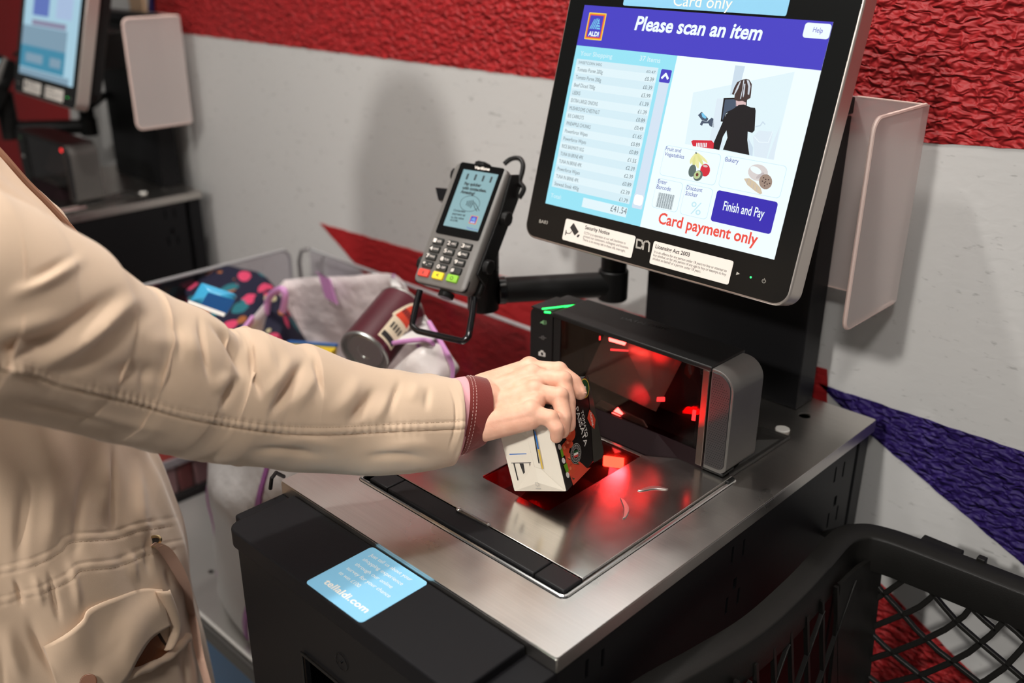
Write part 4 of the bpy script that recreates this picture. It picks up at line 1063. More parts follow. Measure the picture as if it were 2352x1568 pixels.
for r in (.0122, .0102, .0066): KF.line(ell(sc_[0], sc_[1], r, r * .82, 30), .0006, M['inkgrey'], 4, 'print', True)
for k in range(26):
    t = k / 26 * 2 * PI; KF.line([(sc_[0] + .0078 * math.cos(t), sc_[1] + .0064 * math.sin(t)), (sc_[0] + .0094 * math.cos(t), sc_[1] + .0077 * math.sin(t))], .0006, M['inkgrey'], 4, 'print')
for k, m in ((0, 'dkgreen'), (1, 'cream'), (2, 'redink')):
    KF.poly(k4(*[(1318 + k * 0 + a, 918 + k * 20 + b) for a, b in ((0, 8), (38, -8), (40, 12), (0, 28))]), M[m], 5, 'print')
KF.poly(k4((1462, 550), (1500, 600), (1516, 640), (1506, 725), (1470, 690), (1442, 630), (1450, 590)), M['orr'], 2, 'badge')
tx('CUCINA', (1462, 580), (1486, 704), .0042, M['cream'], 3, bold=.02, name='badge')
tx('TOMATO', (1384, 566), (1430, 800), .0056, M['cream'], 2, bold=.0)
tx('PASSATA', (1332, 545), (1420, 885), .0080, M['cream'], 2, bold=.01)
gr = KF.px(980 + 1416 / 3.92, 800 + 360 / 3.92); KF.poly(ell(*gr, .0120, .0105, 24), M['yelink'], 1, 'badge'); KF.poly(ell(*gr, .0108, .0094, 24), M['dkgreen'], 2, 'badge'); KF.poly(ell(gr[0] + .001, gr[1], .003, .002, 12), M['cream'], 3, 'badge')
for i, (x, y) in enumerate(((1193, 886), (1228, 1010), (1265, 1138))):
    KF.poly(k4(*ell(x, y, 15, 27, 14, -.25)), M['cream'], 2, 'traffic_label')
for q in (((1198, 915), (1214, 890), (1232, 965), (1212, 985)), ((1228, 1050), (1258, 1030), (1278, 1105), (1252, 1118))):
    KF.poly(k4(*q), M['leafg'], 2, 'traffic_label')
KF.build(carton)

# ================================================================ bagging shelf
ZB = 0.41
M['blue_panel'] = mat('blue_panel', srgb(62, 128, 186), rough=.45)
M['shelfsteel'] = mat('pale_steel_shelf', (0.60, 0.59, 0.56, 1), metal=.75, rough=.28, var=(6, .12), bump=(9, .15, .004))
bag_unit = thing('bagging_shelf', (-0.8, 0.34, 0.0), 'steel bagging shelf with clear acrylic walls and a blue front, left of the near counter', 'shelf')
BX0, BX1, BY0, BY1 = -1.195, -0.415, 0.098, 0.575
hl = [ell(*on('z', ZB, *q)[:2], .006, .005, 12)[::-1] for q in ((420, 1258), (485, 1312))]
MB().plate(rrect(BX0, BX1, BY0, BY1, .002), hl, (0, 0, ZB - .003), (1, 0, 0), (0, 1, 0), (0, 0, 1), .003).build('shelf_plate', M['shelfsteel'], bag_unit)
MB().box(BX0, BX1, BY0, BY1, ZB - .04, ZB - .012).build('shelf_base', M['blk_matt'], bag_unit)
MB().box(BX0, BX1, BY0 - .005, BY0 + .001, ZB - .004, ZB + .0015).build('rail_edge', mat('bright_rail', (.75, .73, .69, 1), rough=.4, metal=.3), bag_unit, bevel=.0012)
MB().box(BX0, BX1, BY0 - .012, BY0 - .001, ZB - .034, ZB - .005).build('rail', M['grey_pl'], bag_unit, bevel=.004, seg=3)
MB().box(BX0, BX1, BY0 - .004, BY0 + .004, .20, ZB - .036).build('front_panel', M['blue_panel'], bag_unit)
MB().box(BX0 + .01, BX1 - .01, BY0 - .002, BY1, .0, .20).build('plinth', M['blk_plain'], bag_unit)
AZ1 = 0.866
MB().box(BX0 + .020, BX1, BY1 + .002, BY1 + .008, ZB, AZ1 - .006).build('acrylic_wall', M['acrylic'], bag_unit)
MB().prism([(-1.2015, y, z) for y, z in [(BY1 - .03, ZB), (0.10, ZB), (0.10, AZ1)] + [(BY1 - .03 - .02 + .02 * math.cos(t), AZ1 - .02 + .02 * math.sin(t)) for t in np.linspace(PI / 2, 0, 6)]], (.006, 0, 0)).build('acrylic_wall', M['acrylic'], bag_unit)
MB().box(BX0 + .020, BX1, BY1 + .0015, BY1 + .0085, AZ1 - .006, AZ1 - .0015).build('wall_edge', M['acrylic_edge'], bag_unit, bevel=.001)
MB().tube([(-1.1985, y, z) for y, z in [(0.10, AZ1)] + [(BY1 - .05 + .02 * math.cos(t), AZ1 - .02 + .02 * math.sin(t)) for t in np.linspace(PI / 2, 0, 6)] + [(BY1 - .03, ZB)]], .0034, 8).build('wall_edge', M['acrylic_edge'], bag_unit, smooth=True)
MB().tube([(-1.180, BY1 + .005, AZ1 - .004), (-1.192, BY1 - .006, AZ1 - .008), (-1.194, BY1 - .012, AZ1 - .03), (-1.192, BY1 - .012, .79), (-1.175, BY1 + .002, .765)], .0042, 10).build('corner_bracket', mat('grey_metal', (.3, .29, .29, 1), metal=.8, rough=.35), bag_unit, smooth=True)
MB().tube([on('y', -.01, 621, 1122), on('y', -.01, 624, 1098), on('y', .0, 634, 1085), on('y', .02, 652, 1094)], .0022, 8).build('hook_wire', M['blk_plain'], bag_unit, smooth=True)

# ================================================================ snack rack beyond the shelf
rack = thing('snack_rack', (-1.40, 0.33, 0.0), 'low dark rack with a grey price rail, seen under the sleeve behind the clear wall', 'rack')
M['rackdk'] = mat('dark_rack_metal', (.02, .017, .015, 1), rough=.6, spec=.2)
RX = -1.262
MB().box(-1.56, RX, 0.02, 0.58, .0, .385).build('rack_base', M['rackdk'], rack)
MB().box(-1.56, RX - .004, 0.02, 0.58, .462, .468).build('rack_shelf', mat('red_shelf_board', (.30, .03, .02, 1), rough=.5), rack)
MB().box(RX - .004, RX, 0.02, 0.58, .450, .470).build('price_rail', mat('grey_price_rail', (.55, .53, .51, 1), rough=.4), rack, bevel=.002)
MB().box(-1.57, -1.555, 0.02, 0.58, .0, .56).box(-1.56, RX - .15, .575, .585, .385, .56).build('rack_back', M['rackdk'], rack)
pk = [mat('pink_white_wrapper', (.62, .36, .34, 1), rough=.35, var=(30, .3)), mat('dark_red_wrapper', (.35, .09, .08, 1), rough=.35, var=(30, .3))]
first = None
for i in range(15):
    y = .045 + i * .036
    if i < 2:
        first = MB().prism([(RX - .007, y - .016, .386), (RX - .007, y + .016, .386), (RX - .007, y + .0165, .446), (RX - .007, y - .0165, .446)], (-.012, 0, 0)).build('snack_packet', pk[i], bevel=.003)
        protos = (protos if i else []) + [first]; o = first
    else:
        o = protos[i % 2].copy(); COL.objects.link(o); o.location.y = (i - i % 2) * .036
    tag(o, ('pink and white snack packet standing under the grey price rail of the rack', 'dark red snack packet standing under the grey price rail of the rack')[i % 2], 'packet', ('pink snack packets on the rack', 'dark red snack packets on the rack')[i % 2])
for i in range(5):
    y = .09 + i * .09
    o = MB().box(RX - .085, RX - .03, y, y + .06, .4685, .50 + .03 * (i % 3)).build('snack_box', (M['rackdk'], pk[0], M['white'], pk[1], M['rackdk'])[i], bevel=.003)
    tag(o, ('dark', 'pink', 'white', 'dark red', 'black')[i] + ' snack box standing on the red top shelf of the rack', 'box')

# ================================================================ white shopping bag with purple trim
shop = thing('shopping_bag', (-0.66, 0.30, ZB), 'large white woven shopping bag with purple trim, standing open on the bagging shelf', 'bag')
M['bagw'] = mat('white_woven_plastic', (0.74, 0.72, 0.71, 1), rough=.5, bump=(28, .25, .012), var=(9, .04))
M['bagin'] = mat('lilac_white_lining', (0.70, 0.62, 0.62, 1), rough=.55, bump=(38, .5, .012))
M['purple'] = mat('purple_tape', (0.40, 0.12, 0.40, 1), rough=.45)
M['magenta'] = mat('bright_purple_tape', (0.66, 0.30, 0.62, 1), rough=.45)
RIM = [on('y', .485, 653, 643), on('y', .50, 720, 636), on('y', .515, 800, 634), on('y', .53, 903, 630), on('y', .43, 950, 690), on('y', .34, 1003, 765),
       on('y', .28, 1040, 868), on('y', .20, 930, 960), on('y', .15, 800, 980), on('y', .135, 640, 960), on('y', .20, 520, 830), on('y', .28, 566, 748)]
BOT = [(-.93, .48), (-.87, .51), (-.78, .52), (-.60, .52), (-.56, .45), (-.53, .36), (-.52, .25), (-.55, .145), (-.65, .125), (-.745, .115), (-.92, .165), (-.94, .32)]
rim = densify(RIM + [RIM[0]], 73)[:-1]
bot = densify([(*b, ZB + .001) for b in BOT] + [(*BOT[0], ZB + .001)], 73)[:-1]
rings = []
NR = 26
for k in range(NR):
    t = k / (NR - 1)
    r = bot * (1 - t) + rim * t
    c = r.mean(0)
    ph = np.linspace(0, 2 * PI, 72, endpoint=False)
    w = .010 * np.sin(3 * ph + 9 * t) + .006 * np.sin(7 * ph - 14 * t) + .004 * np.sin(13 * ph + 22 * t)
    bul = 0.018 * math.sin(PI * t)
    d = r - c; d[:, 2] = 0; d /= np.linalg.norm(d, axis=1)[:, None]
    rings.append(r + d * (w * min(1, 4 * t * (1 - t) + .05) + bul)[:, None])
bagm = MB().loft(rings, cap=False)
bagm.f.append(tuple(range(72))[::-1])
bo = bagm.build('bag_body', [M['bagw'], M['bagin']], shop, smooth=True)
sl = bo.modifiers.new('cloth_thickness', 'SOLIDIFY'); sl.thickness = .0012; sl.offset = -1; sl.material_offset = 1
RR = np.array(rings)


def tape(idx_t, w, m, nm='trim_tape', off=.0022, par=None):
    """a strip sewn on the bag along (column, height) points"""
    P, Nn = [], []
    for c, t in idx_t:
        k = min(max(t * (NR - 1), 0), NR - 1.001); i = int(k); f = k - i
        j = int(c) % 72; g = c - int(c); j2 = (j + 1) % 72
        a = RR[i, j] * (1 - g) + RR[i, j2] * g; b = RR[i + 1, j] * (1 - g) + RR[i + 1, j2] * g
        p = a * (1 - f) + b * f; P.append(p)
        tn_ = RR[i, j2] - RR[i, j]; up_ = RR[i + 1, j] - RR[i, j]
        n = np.cross(tn_, up_); n /= np.linalg.norm(n); ce = RR[i].mean(0)
        if n @ (p - ce) < 0: n = -n
        Nn.append(n)
    P = np.array(P); Nn = np.array(Nn); rr_ = []
    for i in range(len(P)):
        t = P[min(i + 1, len(P) - 1)] - P[max(i - 1, 0)]; t /= np.linalg.norm(t)
        e = np.cross(t, Nn[i]); e /= np.linalg.norm(e)
        o = P[i] + Nn[i] * off
        rr_.append([o - e * w / 2, o + e * w / 2, o + e * w / 2 - Nn[i] * (2 * off + .001), o - e * w / 2 - Nn[i] * (2 * off + .001)])
    return MB().loft(rr_).build(nm, m, shop if par is None else par, smooth=True)


tape([(c, .995) for c in np.linspace(28, 45, 24)], .007, M['magenta'])
tape([(c, .995) for c in np.linspace(62, 67, 10)], .012, M['magenta'])
tape([(18, t) for t in np.linspace(.55, 1, 14)], .010, M['purple']); tape([(44, t) for t in np.linspace(0.02, .98, 24)], .010, M['magenta'])
tape([(54, t) for t in np.linspace(0.02, .98, 24)], .012, M['purple']); tape([(60, t) for t in np.linspace(0.02, .99, 24)], .007, M['magenta'])
tape([(38, t) for t in np.linspace(0.02, .98, 24)], .009, M['purple']); tape([(36, t) for t in np.linspace(0.45, .98, 14)], .006, M['purple'])
# orange and pink print low on the front
for c, t, m in ((50, .80, 'orr'), (51.5, .72, 'magenta'), (49, .70, 'orr'), (52, .84, 'magenta')):
    pass
# handle strap folded over the back rim and a loop handle at the left corner
sp = [on('y', .487, *q) for q in ((742, 631), (748, 634), (753, 652), (759, 672), (765, 690))]
hb = MB(); rr_ = []
for p in densify(sp, 16): rr_.append([p + np.array([-.018, -.004, .002]), p + np.array([.018, -.004, -.002]), p + np.array([.018, -.002, -.002]), p + np.array([-.018, -.002, .002])])
hb.loft(rr_).build('handle', M['magenta'], shop, smooth=True)
sp = [on('y', .37, *q) for q in ((612, 720), (616, 690), (628, 672), (648, 664), (655, 680), (650, 715))]
rr_ = []
for p in densify(sp, 24): rr_.append([p + np.array([-.008, 0, 0]), p + np.array([.008, 0, 0]), p + np.array([.008, .002, .0]), p + np.array([-.008, .002, 0])])
MB().tube(densify(sp, 24), .006, 8).build('handle', M['magenta'], shop, smooth=True)
# the folded-out flap of the right side, bright outside face
fp = [on('y', .50, 905, 640), on('y', .44, 945, 692), on('y', .35, 1002, 766), on('y', .30, 985, 782), on('y', .29, 890, 790), on('y', .34, 896, 740), on('y', .43, 905, 690)]
fm = MB(); fp = [np.array(q) for q in fp]
rows_ = []
for i in range(9):
    t = i / 8
    a = densify([fp[0], fp[6], fp[5], fp[4]], 9)[i]; b = densify([fp[0], fp[1], fp[2], fp[3]], 9)[i]
    rows_.append([a + (b - a) * s + np.array([0, -.006 * math.sin(PI * s) + .004 * math.sin(8 * s + 5 * t), 0]) for s in np.linspace(0, 1, 9)])
fo = fm.loft(rows_, cap=False, closed=False).build('folded_side', M['bagw'], shop, smooth=True)
sl = fo.modifiers.new('cloth_thickness', 'SOLIDIFY'); sl.thickness = .0015
MB().tube(densify([fp[4] + np.array([0, -.002, 0]), (fp[4] + fp[3]) / 2 + np.array([0, -.004, .003]), fp[3], fp[2] * .5 + fp[3] * .5 + np.array([.008, .0, -.02])], 14), .0032, 8).build('trim_tape', M['magenta'], shop, smooth=True)
# goods in the bag
M['maroon'] = mat('maroon_can_label', (0.075, 0.012, 0.02, 1), rough=.3); M['tin'] = mat('tin_metal', (0.42, 0.44, 0.42, 1), metal=.9, rough=.32)
ce0 = at(1.36, 836, 812); ce1 = at(1.42, 915, 715)
ca = ce1 - ce0; ca /= np.linalg.norm(ca); CR = .0375; CH = .108
can = thing('food_can', tuple(ce0), 'maroon food can with a cream and orange label, lying in the white bag', 'can')
MB().loft([[ce0 + ca * h + CR * (math.cos(t) * np.cross(ca, np.cross([0, 0, 1], ca)) / np.linalg.norm(np.cross([0, 0, 1], ca)) + math.sin(t) * np.cross([0, 0, 1], ca) / np.linalg.norm(np.cross([0, 0, 1], ca))) for t in np.linspace(0, 2 * PI, 40, endpoint=False)] for h in (.003, CH - .003)], cap=False).build('can_label', M['maroon'], can, smooth=True)
prof = [(0.0, .0045), (.012, .0045), (.0125, .0038), (.027, .0038), (.029, .006), (.0335, .006), (.0345, .0), (.0372, -.001), (.0380, .001), (.0376, .0035)]
xx = np.cross(ca, [0, 0, 1]); xx /= np.linalg.norm(xx); yy = np.cross(xx, ca)
MB().loft([[ce0 + ca * h + max(r, 1e-4) * (math.cos(t) * xx + math.sin(t) * yy) for t in np.linspace(0, 2 * PI, 40, endpoint=False)] for r, h in prof], cap=False).build('can_end', M['tin'], can, smooth=True)
MB().loft([[ce0 + ca * (CH - h) + max(r, 1e-4) * (math.cos(t) * xx + math.sin(t) * yy) for t in np.linspace(0, 2 * PI, 40, endpoint=False)] for r, h in prof], cap=False).build('can_end', M['tin'], can, smooth=True)


def canpatch(t0, t1, h0, h1, m, lift, nm, shape=None):
    n = 14; b = MB(); rw = []
    for i in range(n + 1):
        t = t0 + (t1 - t0) * i / n
        a, z = (h0, h1) if shape is None else shape(i / n)
        rw.append([ce0 + ca * h + (CR + lift) * (math.cos(t) * xx + math.sin(t) * yy) for h in (a, z)])
    return b.loft(rw, cap=False, closed=False).build(nm, m, can, smooth=True)


# the label side faces the viewer and to the right
vv = CAM - ce0; th0 = math.atan2(vv @ yy, vv @ xx)
M['labelcream'] = mat('cream_label', (.72, .62, .45, 1), rough=.4)
canpatch(th0 - .75, th0 + .05, .012, .062, M['labelcream'], .0004, 'cream_label')
canpatch(th0 - .68, th0 - .02, .016, .026, M['ink'], .0007, 'label_band')
canpatch(th0 - .70, th0 + .0, .055, .095, M['orr'], .0006, 'orange_label', lambda s: (.058, .060 + .034 * math.sin(PI * s)))
canpatch(th0 - .82, th0 + .12, .055, .095, M['labelcream'], .0003, 'cream_label', lambda s: (.056, .060 + .040 * math.sin(PI * s)))
for k in range(4): canpatch(th0 - .60 + k * .14, th0 - .52 + k * .14, .036, .048, M['ink'], .0007, 'lettering')
for k in range(5): canpatch(th0 - .58 + k * .10, th0 - .52 + k * .10, .070, .080, M['maroon'], .0008, 'lettering')
yb_ = on('y', .30, 690, 815)
pk_ = MB().prism([on('y', .36, *q) for q in ((668, 786), (775, 794), (770, 850), (660, 840))], (0.0, -.10, -.05)).build('yellow_pack', mat('yellow_carton_print', (.72, .50, .02, 1), rough=.4), bevel=.002)
tag(pk_, 'yellow pack with a blue edge, lying in the white bag behind the sleeve', 'pack')
MB().prism([on('y', .3625, *q) for q in ((666, 781), (778, 789), (777, 795), (666, 787))], (0, -.006, 0)).build('blue_edge', M['blueink'], pk_)
ppx = [on('y', .30, *q) for q in ((905, 850), (960, 800), (985, 795), (1010, 830), (1030, 870), (980, 900), (910, 890))]
wpk = MB()
cen = np.mean(ppx, 0)
wpk.loft([[cen + (p - cen) * k + np.array([0, y, 0]) for p in densify(ppx + [ppx[0]], 29)[:-1]] for k, y in ((.3, -.035), (.75, -.025), (.97, -.008), (1, .01), (.8, .03))])
tag(wpk.build('white_pack', mat('white_film', (.74, .68, .66, 1), rough=.35, bump=(30, .4, .01), var=(20, .1)), smooth=True), 'crumpled white packet sticking up at the right end of the white bag', 'packet')

# ================================================================ floral bag with a blue packet
flo = thing('floral_bag', (-0.97, 0.30, ZB), 'dark floral cloth bag with pink, teal and orange flowers, on the shelf behind the sleeve', 'bag')
fm_ = bpy.data.materials.new('dark_floral_cloth'); t = NT(fm_); setb(t.b, rough=.7, spec=.2)
tc_ = t.n('ShaderNodeTexCoord'); nz = t.n('ShaderNodeTexNoise', Scale=24.0, Detail=2.0); t.l(tc_.outputs['Object'], nz.inputs['Vector'])
ad = t.n('ShaderNodeVectorMath', operation='MULTIPLY_ADD'); ad.inputs[1].default_value = (.022, .022, .022); t.l(nz.outputs['Color'], ad.inputs[0]); t.l(tc_.outputs['Object'], ad.inputs[2])
vo = t.n('ShaderNodeTexVoronoi', Scale=36.0); t.l(ad.outputs[0], vo.inputs['Vector'])
sp_ = t.n('ShaderNodeSeparateColor'); t.l(vo.outputs['Color'], sp_.inputs[0])
cr = t.n('ShaderNodeValToRGB'); cr.color_ramp.interpolation = 'CONSTANT'; cr.color_ramp.elements[0].color = (.012, .012, .03, 1)
cr.color_ramp.elements[1].position = .34; cr.color_ramp.elements[1].color = (.55, .05, .12, 1)
for p_, c_ in ((.50, (.02, .13, .16, 1)), (.64, (.30, .10, .03, 1)), (.74, (.012, .012, .03, 1)), (.84, (.45, .40, .24, 1)), (.93, (.012, .012, .03, 1))):
    e_ = cr.color_ramp.elements.new(p_); e_.color = c_
t.l(sp_.outputs[0], cr.inputs[0])
lt = t.n('ShaderNodeMath', operation='LESS_THAN'); lt.inputs[1].default_value = .52; t.l(vo.outputs['Distance'], lt.inputs[0])
mx = t.n('ShaderNodeMix', data_type='RGBA'); mx.inputs[6].default_value = (.012, .012, .03, 1); t.l(lt.outputs[0], mx.inputs[0]); t.l(cr.outputs[0], mx.inputs[7]); t.l(mx.outputs[2], t.b.inputs['Base Color'])
FR = [on('y', .31, 425, 668), on('y', .36, 470, 634), on('y', .40, 512, 610), on('y', .42, 560, 618), on('y', .44, 600, 628), on('y', .43, 632, 660), on('y', .40, 648, 700), on('y', .36, 640, 770), on('y', .31, 560, 790), on('y', .29, 470, 760)]
frim = densify(FR + [FR[0]], 61)[:-1]
fbt = densify([(-1.16, .38, ZB + .002), (-1.165, .43, ZB + .002), (-1.16, .48, ZB + .002), (-1.12, .53, ZB + .002), (-1.06, .545, ZB + .002), (-.99, .53, ZB + .002), (-.965, .48, ZB + .002), (-.965, .42, ZB + .002), (-1.0, .37, ZB + .002), (-1.10, .355, ZB + .002), (-1.16, .38, ZB + .002)], 61)[:-1]
fr_ = []
for k in range(18):
    tt = k / 17; r = fbt * (1 - tt) + frim * tt; c = r.mean(0); d = r - c; d[:, 2] = 0; d /= np.linalg.norm(d, axis=1)[:, None]
    ph = np.linspace(0, 2 * PI, 60, endpoint=False)
    fr_.append(r + d * (.02 * math.sin(PI * tt) + .008 * np.sin(5 * ph + 8 * tt) * math.sin(PI * min(tt + .2, 1)))[:, None])
cc_ = frim.mean(0)
for k in (.92, .75, .4, .05): fr_.append(np.array([cc_ + (p - cc_) * k + np.array([0, 0, .016 * (1 - k) ** .5 - .006 * (k < .5)]) for p in frim]))
MB().loft(fr_).build('bag_body', fm_, flo, smooth=True)
bp_ = [onplane(at(1.50, 530, 690), (CAM - at(1.5, 530, 690)) / 1.5 * .8 + np.array([0, 0, .35]), *q) for q in ((462, 650), (545, 678), (520, 726), (434, 696))]
bk = thing('blue_packet', tuple(np.mean(bp_, 0)), 'shiny blue snack packet with a white band, lying on the dark floral bag', 'packet')
nn_ = np.cross(bp_[1] - bp_[0], bp_[2] - bp_[0]); nn_ /= np.linalg.norm(nn_); nn_ *= np.sign(nn_ @ (CAM - bp_[0]))
c_ = np.mean(bp_, 0)
u_, v_ = bp_[1] - bp_[0], bp_[3] - bp_[0]
rings_ = []
for k, h in ((1, -.004), (1, .001), (.92, .008), (.7, .013), (.3, .016)):
    rings_.append([c_ + (p - c_) * k + nn_ * h for p in [bp_[0] + u_ * a + v_ * b for a, b in rrect(0, 1, 0, 1, .06, 3)]])
MB().loft(rings_).build('wrapper', mat('glossy_light_blue_film', (.05, .38, .66, 1), rough=.18), bk, smooth=True)
BD = Dec(c_ + nn_ * .0155, u_ / np.linalg.norm(u_), np.cross(nn_, u_ / np.linalg.norm(u_)), nn_, .0016, .0002)
BD.poly(BD.pxs([(478, 672), (540, 690), (520, 722), (458, 706)]), mat('dark_blue_film', (.01, .07, .22, 1), rough=.15), 0, 'dark_panel')
BD.poly(BD.pxs([(434, 690), (518, 720), (514, 728), (430, 699)]), M['white'], 1, 'white_band')
BD.build(bk)

# ================================================================ the shopper
FD_ = np.array([.7213, .6926, 0]); LD = np.array([-.6926, .7213, 0])      # facing, and to the shopper's left


def onw(w, x, y):
    d = ray(x, y); return CAM + w / (d @ LD) * d


def cloth(name, col):
    m = bpy.data.materials.new(name); t = NT(m); setb(t.b, rough=.75, spec=.2, sheen=.25)
    tc = t.n('ShaderNodeTexCoord')
    a = t.n('ShaderNodeTexNoise', Scale=900.0, Detail=1.0); t.l(tc.outputs['Object'], a.inputs['Vector'])
    b = t.n('ShaderNodeTexNoise', Scale=11.0, Detail=3.0); t.l(tc.outputs['Object'], b.inputs['Vector'])
    mr = t.n('ShaderNodeMapRange'); mr.inputs[3].default_value = .93; mr.inputs[4].default_value = 1.07; t.l(b.outputs['Fac'], mr.inputs[0])
    s = t.n('ShaderNodeVectorMath', operation='SCALE'); s.inputs[0].default_value = col[:3]; t.l(mr.outputs[0], s.inputs['Scale']); t.l(s.outputs[0], t.b.inputs['Base Color'])
    bp = t.n('ShaderNodeBump', Strength=.12, Distance=.0006); t.l(a.outputs['Fac'], bp.inputs['Height'])
    b2 = t.n('ShaderNodeBump', Strength=.12, Distance=.012); t.l(b.outputs['Fac'], b2.inputs['Height']); t.l(bp.outputs[0], b2.inputs['Normal'])
    t.l(b2.outputs[0], t.b.inputs['Normal'])
    return m


M['coat'] = cloth('beige_cotton', (0.61, 0.45, 0.322, 1))
M['cuff'] = mat('dark_red_cuff_cloth', (0.16, 0.022, 0.018, 1), bump=(700, .35, .0008), rough=.85, spec=.15, sheen=.3)
M['pink'] = mat('pink_shirt_cloth', (0.68, 0.33, 0.36, 1), bump=(500, .25, .0008), rough=.8)
M['thread'] = mat('pale_thread', (.62, .42, .38, 1), rough=.7)
M['piping'] = mat('brown_piping', (.22, .095, .05, 1), rough=.7)
M['skin'] = bpy.data.materials.new('skin'); t = NT(M['skin'])
setb(t.b, rough=.5, spec=.35, sss=.12); t.b.inputs['Subsurface Radius'].default_value = (.012, .004, .002)
tc_ = t.n('ShaderNodeTexCoord'); nz = t.n('ShaderNodeTexNoise', Scale=70.0, Detail=4.0); t.l(tc_.outputs['Object'], nz.inputs['Vector'])
cr = t.n('ShaderNodeValToRGB'); cr.color_ramp.elements[0].position = .3; cr.color_ramp.elements[0].color = (.70, .36, .245, 1); cr.color_ramp.elements[1].position = .7; cr.color_ramp.elements[1].color = (.80, .46, .33, 1)
t.l(nz.outputs['Fac'], cr.inputs[0]); t.l(cr.outputs[0], t.b.inputs['Base Color'])
n2 = t.n('ShaderNodeTexNoise', Scale=420.0, Detail=3.0); t.l(tc_.outputs['Object'], n2.inputs['Vector'])
bp = t.n('ShaderNodeBump', Strength=.25, Distance=.0007); t.l(n2.outputs['Fac'], bp.inputs['Height']); t.l(bp.outputs[0], t.b.inputs['Normal'])

person = thing('person', (-0.62, -0.22, 0.0), 'person in a beige cotton coat with dark red cuff, holding a carton over the scanner', 'person')


def meshdata(o):
    dg = bpy.context.evaluated_depsgraph_get(); dg.update()
    me = o.evaluated_get(dg).to_mesh()
    n = len(me.vertices); co = np.empty(n * 3); me.vertices.foreach_get('co', co); co = co.reshape(-1, 3).copy()
    F = [tuple(p.vertices) for p in me.polygons]; o.evaluated_get(dg).to_mesh_clear()
    return co, F


def fuse(mb, voxel, smooth_it, fac=.5):
    """one continuous skin over overlapping volumes"""
    o = mb.build('fuse', M['skin'])
    r = o.modifiers.new('r', 'REMESH'); r.mode = 'VOXEL'; r.voxel_size = voxel
    s = o.modifiers.new('s', 'SMOOTH'); s.factor = fac; s.iterations = smooth_it
    co, F = meshdata(o); me = o.data; bpy.data.objects.remove(o); bpy.data.meshes.remove(me)
    return co, F


# ---- the hand: palm, four bent fingers and a thumb, closed on the carton
h = MB()
wr = {'i': at(1.012, 1112, 886), 'm': at(1.004, 1110, 908), 'r': at(.995, 1112, 942), 'p': at(.985, 1116, 972)}
mc = {'i': at(1.032, 1216, 848), 'm': at(1.008, 1222, 866), 'r': at(.986, 1226, 902), 'p': at(.966, 1220, 947)}
pip = {'i': at(1.022, 1282, 852), 'm': at(1.000, 1292, 874), 'r': at(.982, 1284, 910), 'p': at(.963, 1263, 961)}
dip = {'i': at(1.018, 1318, 878), 'm': at(.994, 1304, 924), 'r': at(.977, 1295, 957), 'p': at(.9605, 1279, 984)}
tipq = {'i': (1332, 902), 'm': (1306, 976), 'r': (1292, 991), 'p': (1278, 1003)}
tip = {k: onplane(CO - e1 * (.0085 if k != 'p' else .008), -e1, *tipq[k]) for k in tipq}
rad = {'i': (.0112, .0097, .0088, .0076), 'm': (.0112, .0098, .0088, .0076), 'r': (.0108, .0094, .0084, .0072), 'p': (.0100, .0085, .0075, .0066)}
for k in 'imrp':
    a, b, c, d = rad[k]
    h.capsule(wr[k], mc[k], .0150, a + .0008, 16); h.capsule(mc[k], pip[k], a, b, 16); h.capsule(pip[k], dip[k], b, c, 16); h.capsule(dip[k], tip[k], c, d, 16)
    h.ball(mc[k] + UPV * .0020, a + .0010); h.ball(pip[k] + (UPV * .6 + RGT * .6) * .0010, b + .0004)
for a, b in (('i', 'm'), ('m', 'r'), ('r', 'p')):
    for t in (0.0, .25, .5, .75, .9):
        pa = wr[a] * (1 - t) + mc[a] * t; pb = wr[b] * (1 - t) + mc[b] * t
        h.capsule((pa + pb) / 2 - UPV * .0005, (pa + pb) / 2 + (mc[a] - wr[a]) * .16 - UPV * .0005, .0130 - .001 * t, .0120 - .002 * t, 12)
dn = -UPV * .010
h.capsule(wr['p'] + dn * .5, mc['p'] + dn * .7, .0145, .0105, 14); h.capsule(wr['r'] + dn, mc['r'] + dn * .8, .0140, .0105, 14); h.capsule(wr['m'] + dn, mc['m'] + dn * .8, .0135, .0105, 14)
# thumb on the far side of the carton
th = [wr['i'] + FWD * .012 - UPV * .012, CO + e1 * (cw + .006) + e2 * .098 + e3 * .055, CO + e1 * (cw + .0095) + e2 * .070 + e3 * .062, CO + e1 * (cw + .0085) + e2 * .046 + e3 * .062]
h.capsule(th[0], th[1], .016, .0115); h.capsule(th[1], th[2], .0112, .0100); h.capsule(th[2], th[3], .0098, .0080)
h.capsule(wr['m'] * .5 + wr['r'] * .5 + dn * .5, th[1] * .35 + wr['i'] * .65 + dn, .016, .014)
# wrist and forearm into the sleeve
fw = [at(.997, 1116, 934), at(.992, 1082, 944), at(.984, 1010, 958), at(.965, 800, 962)]
for i, (ra, rb) in enumerate(((.0265, .0265), (.0265, .027), (.027, .030))):
    a, b = fw[i], fw[i + 1]; s = UPV * .0055
    h.capsule(a + s, b + s, ra - .006, rb - .006, 16); h.capsule(a - s, b - s, ra - .006, rb - .006, 16)
hco, hF = fuse(h, .0014, 7)
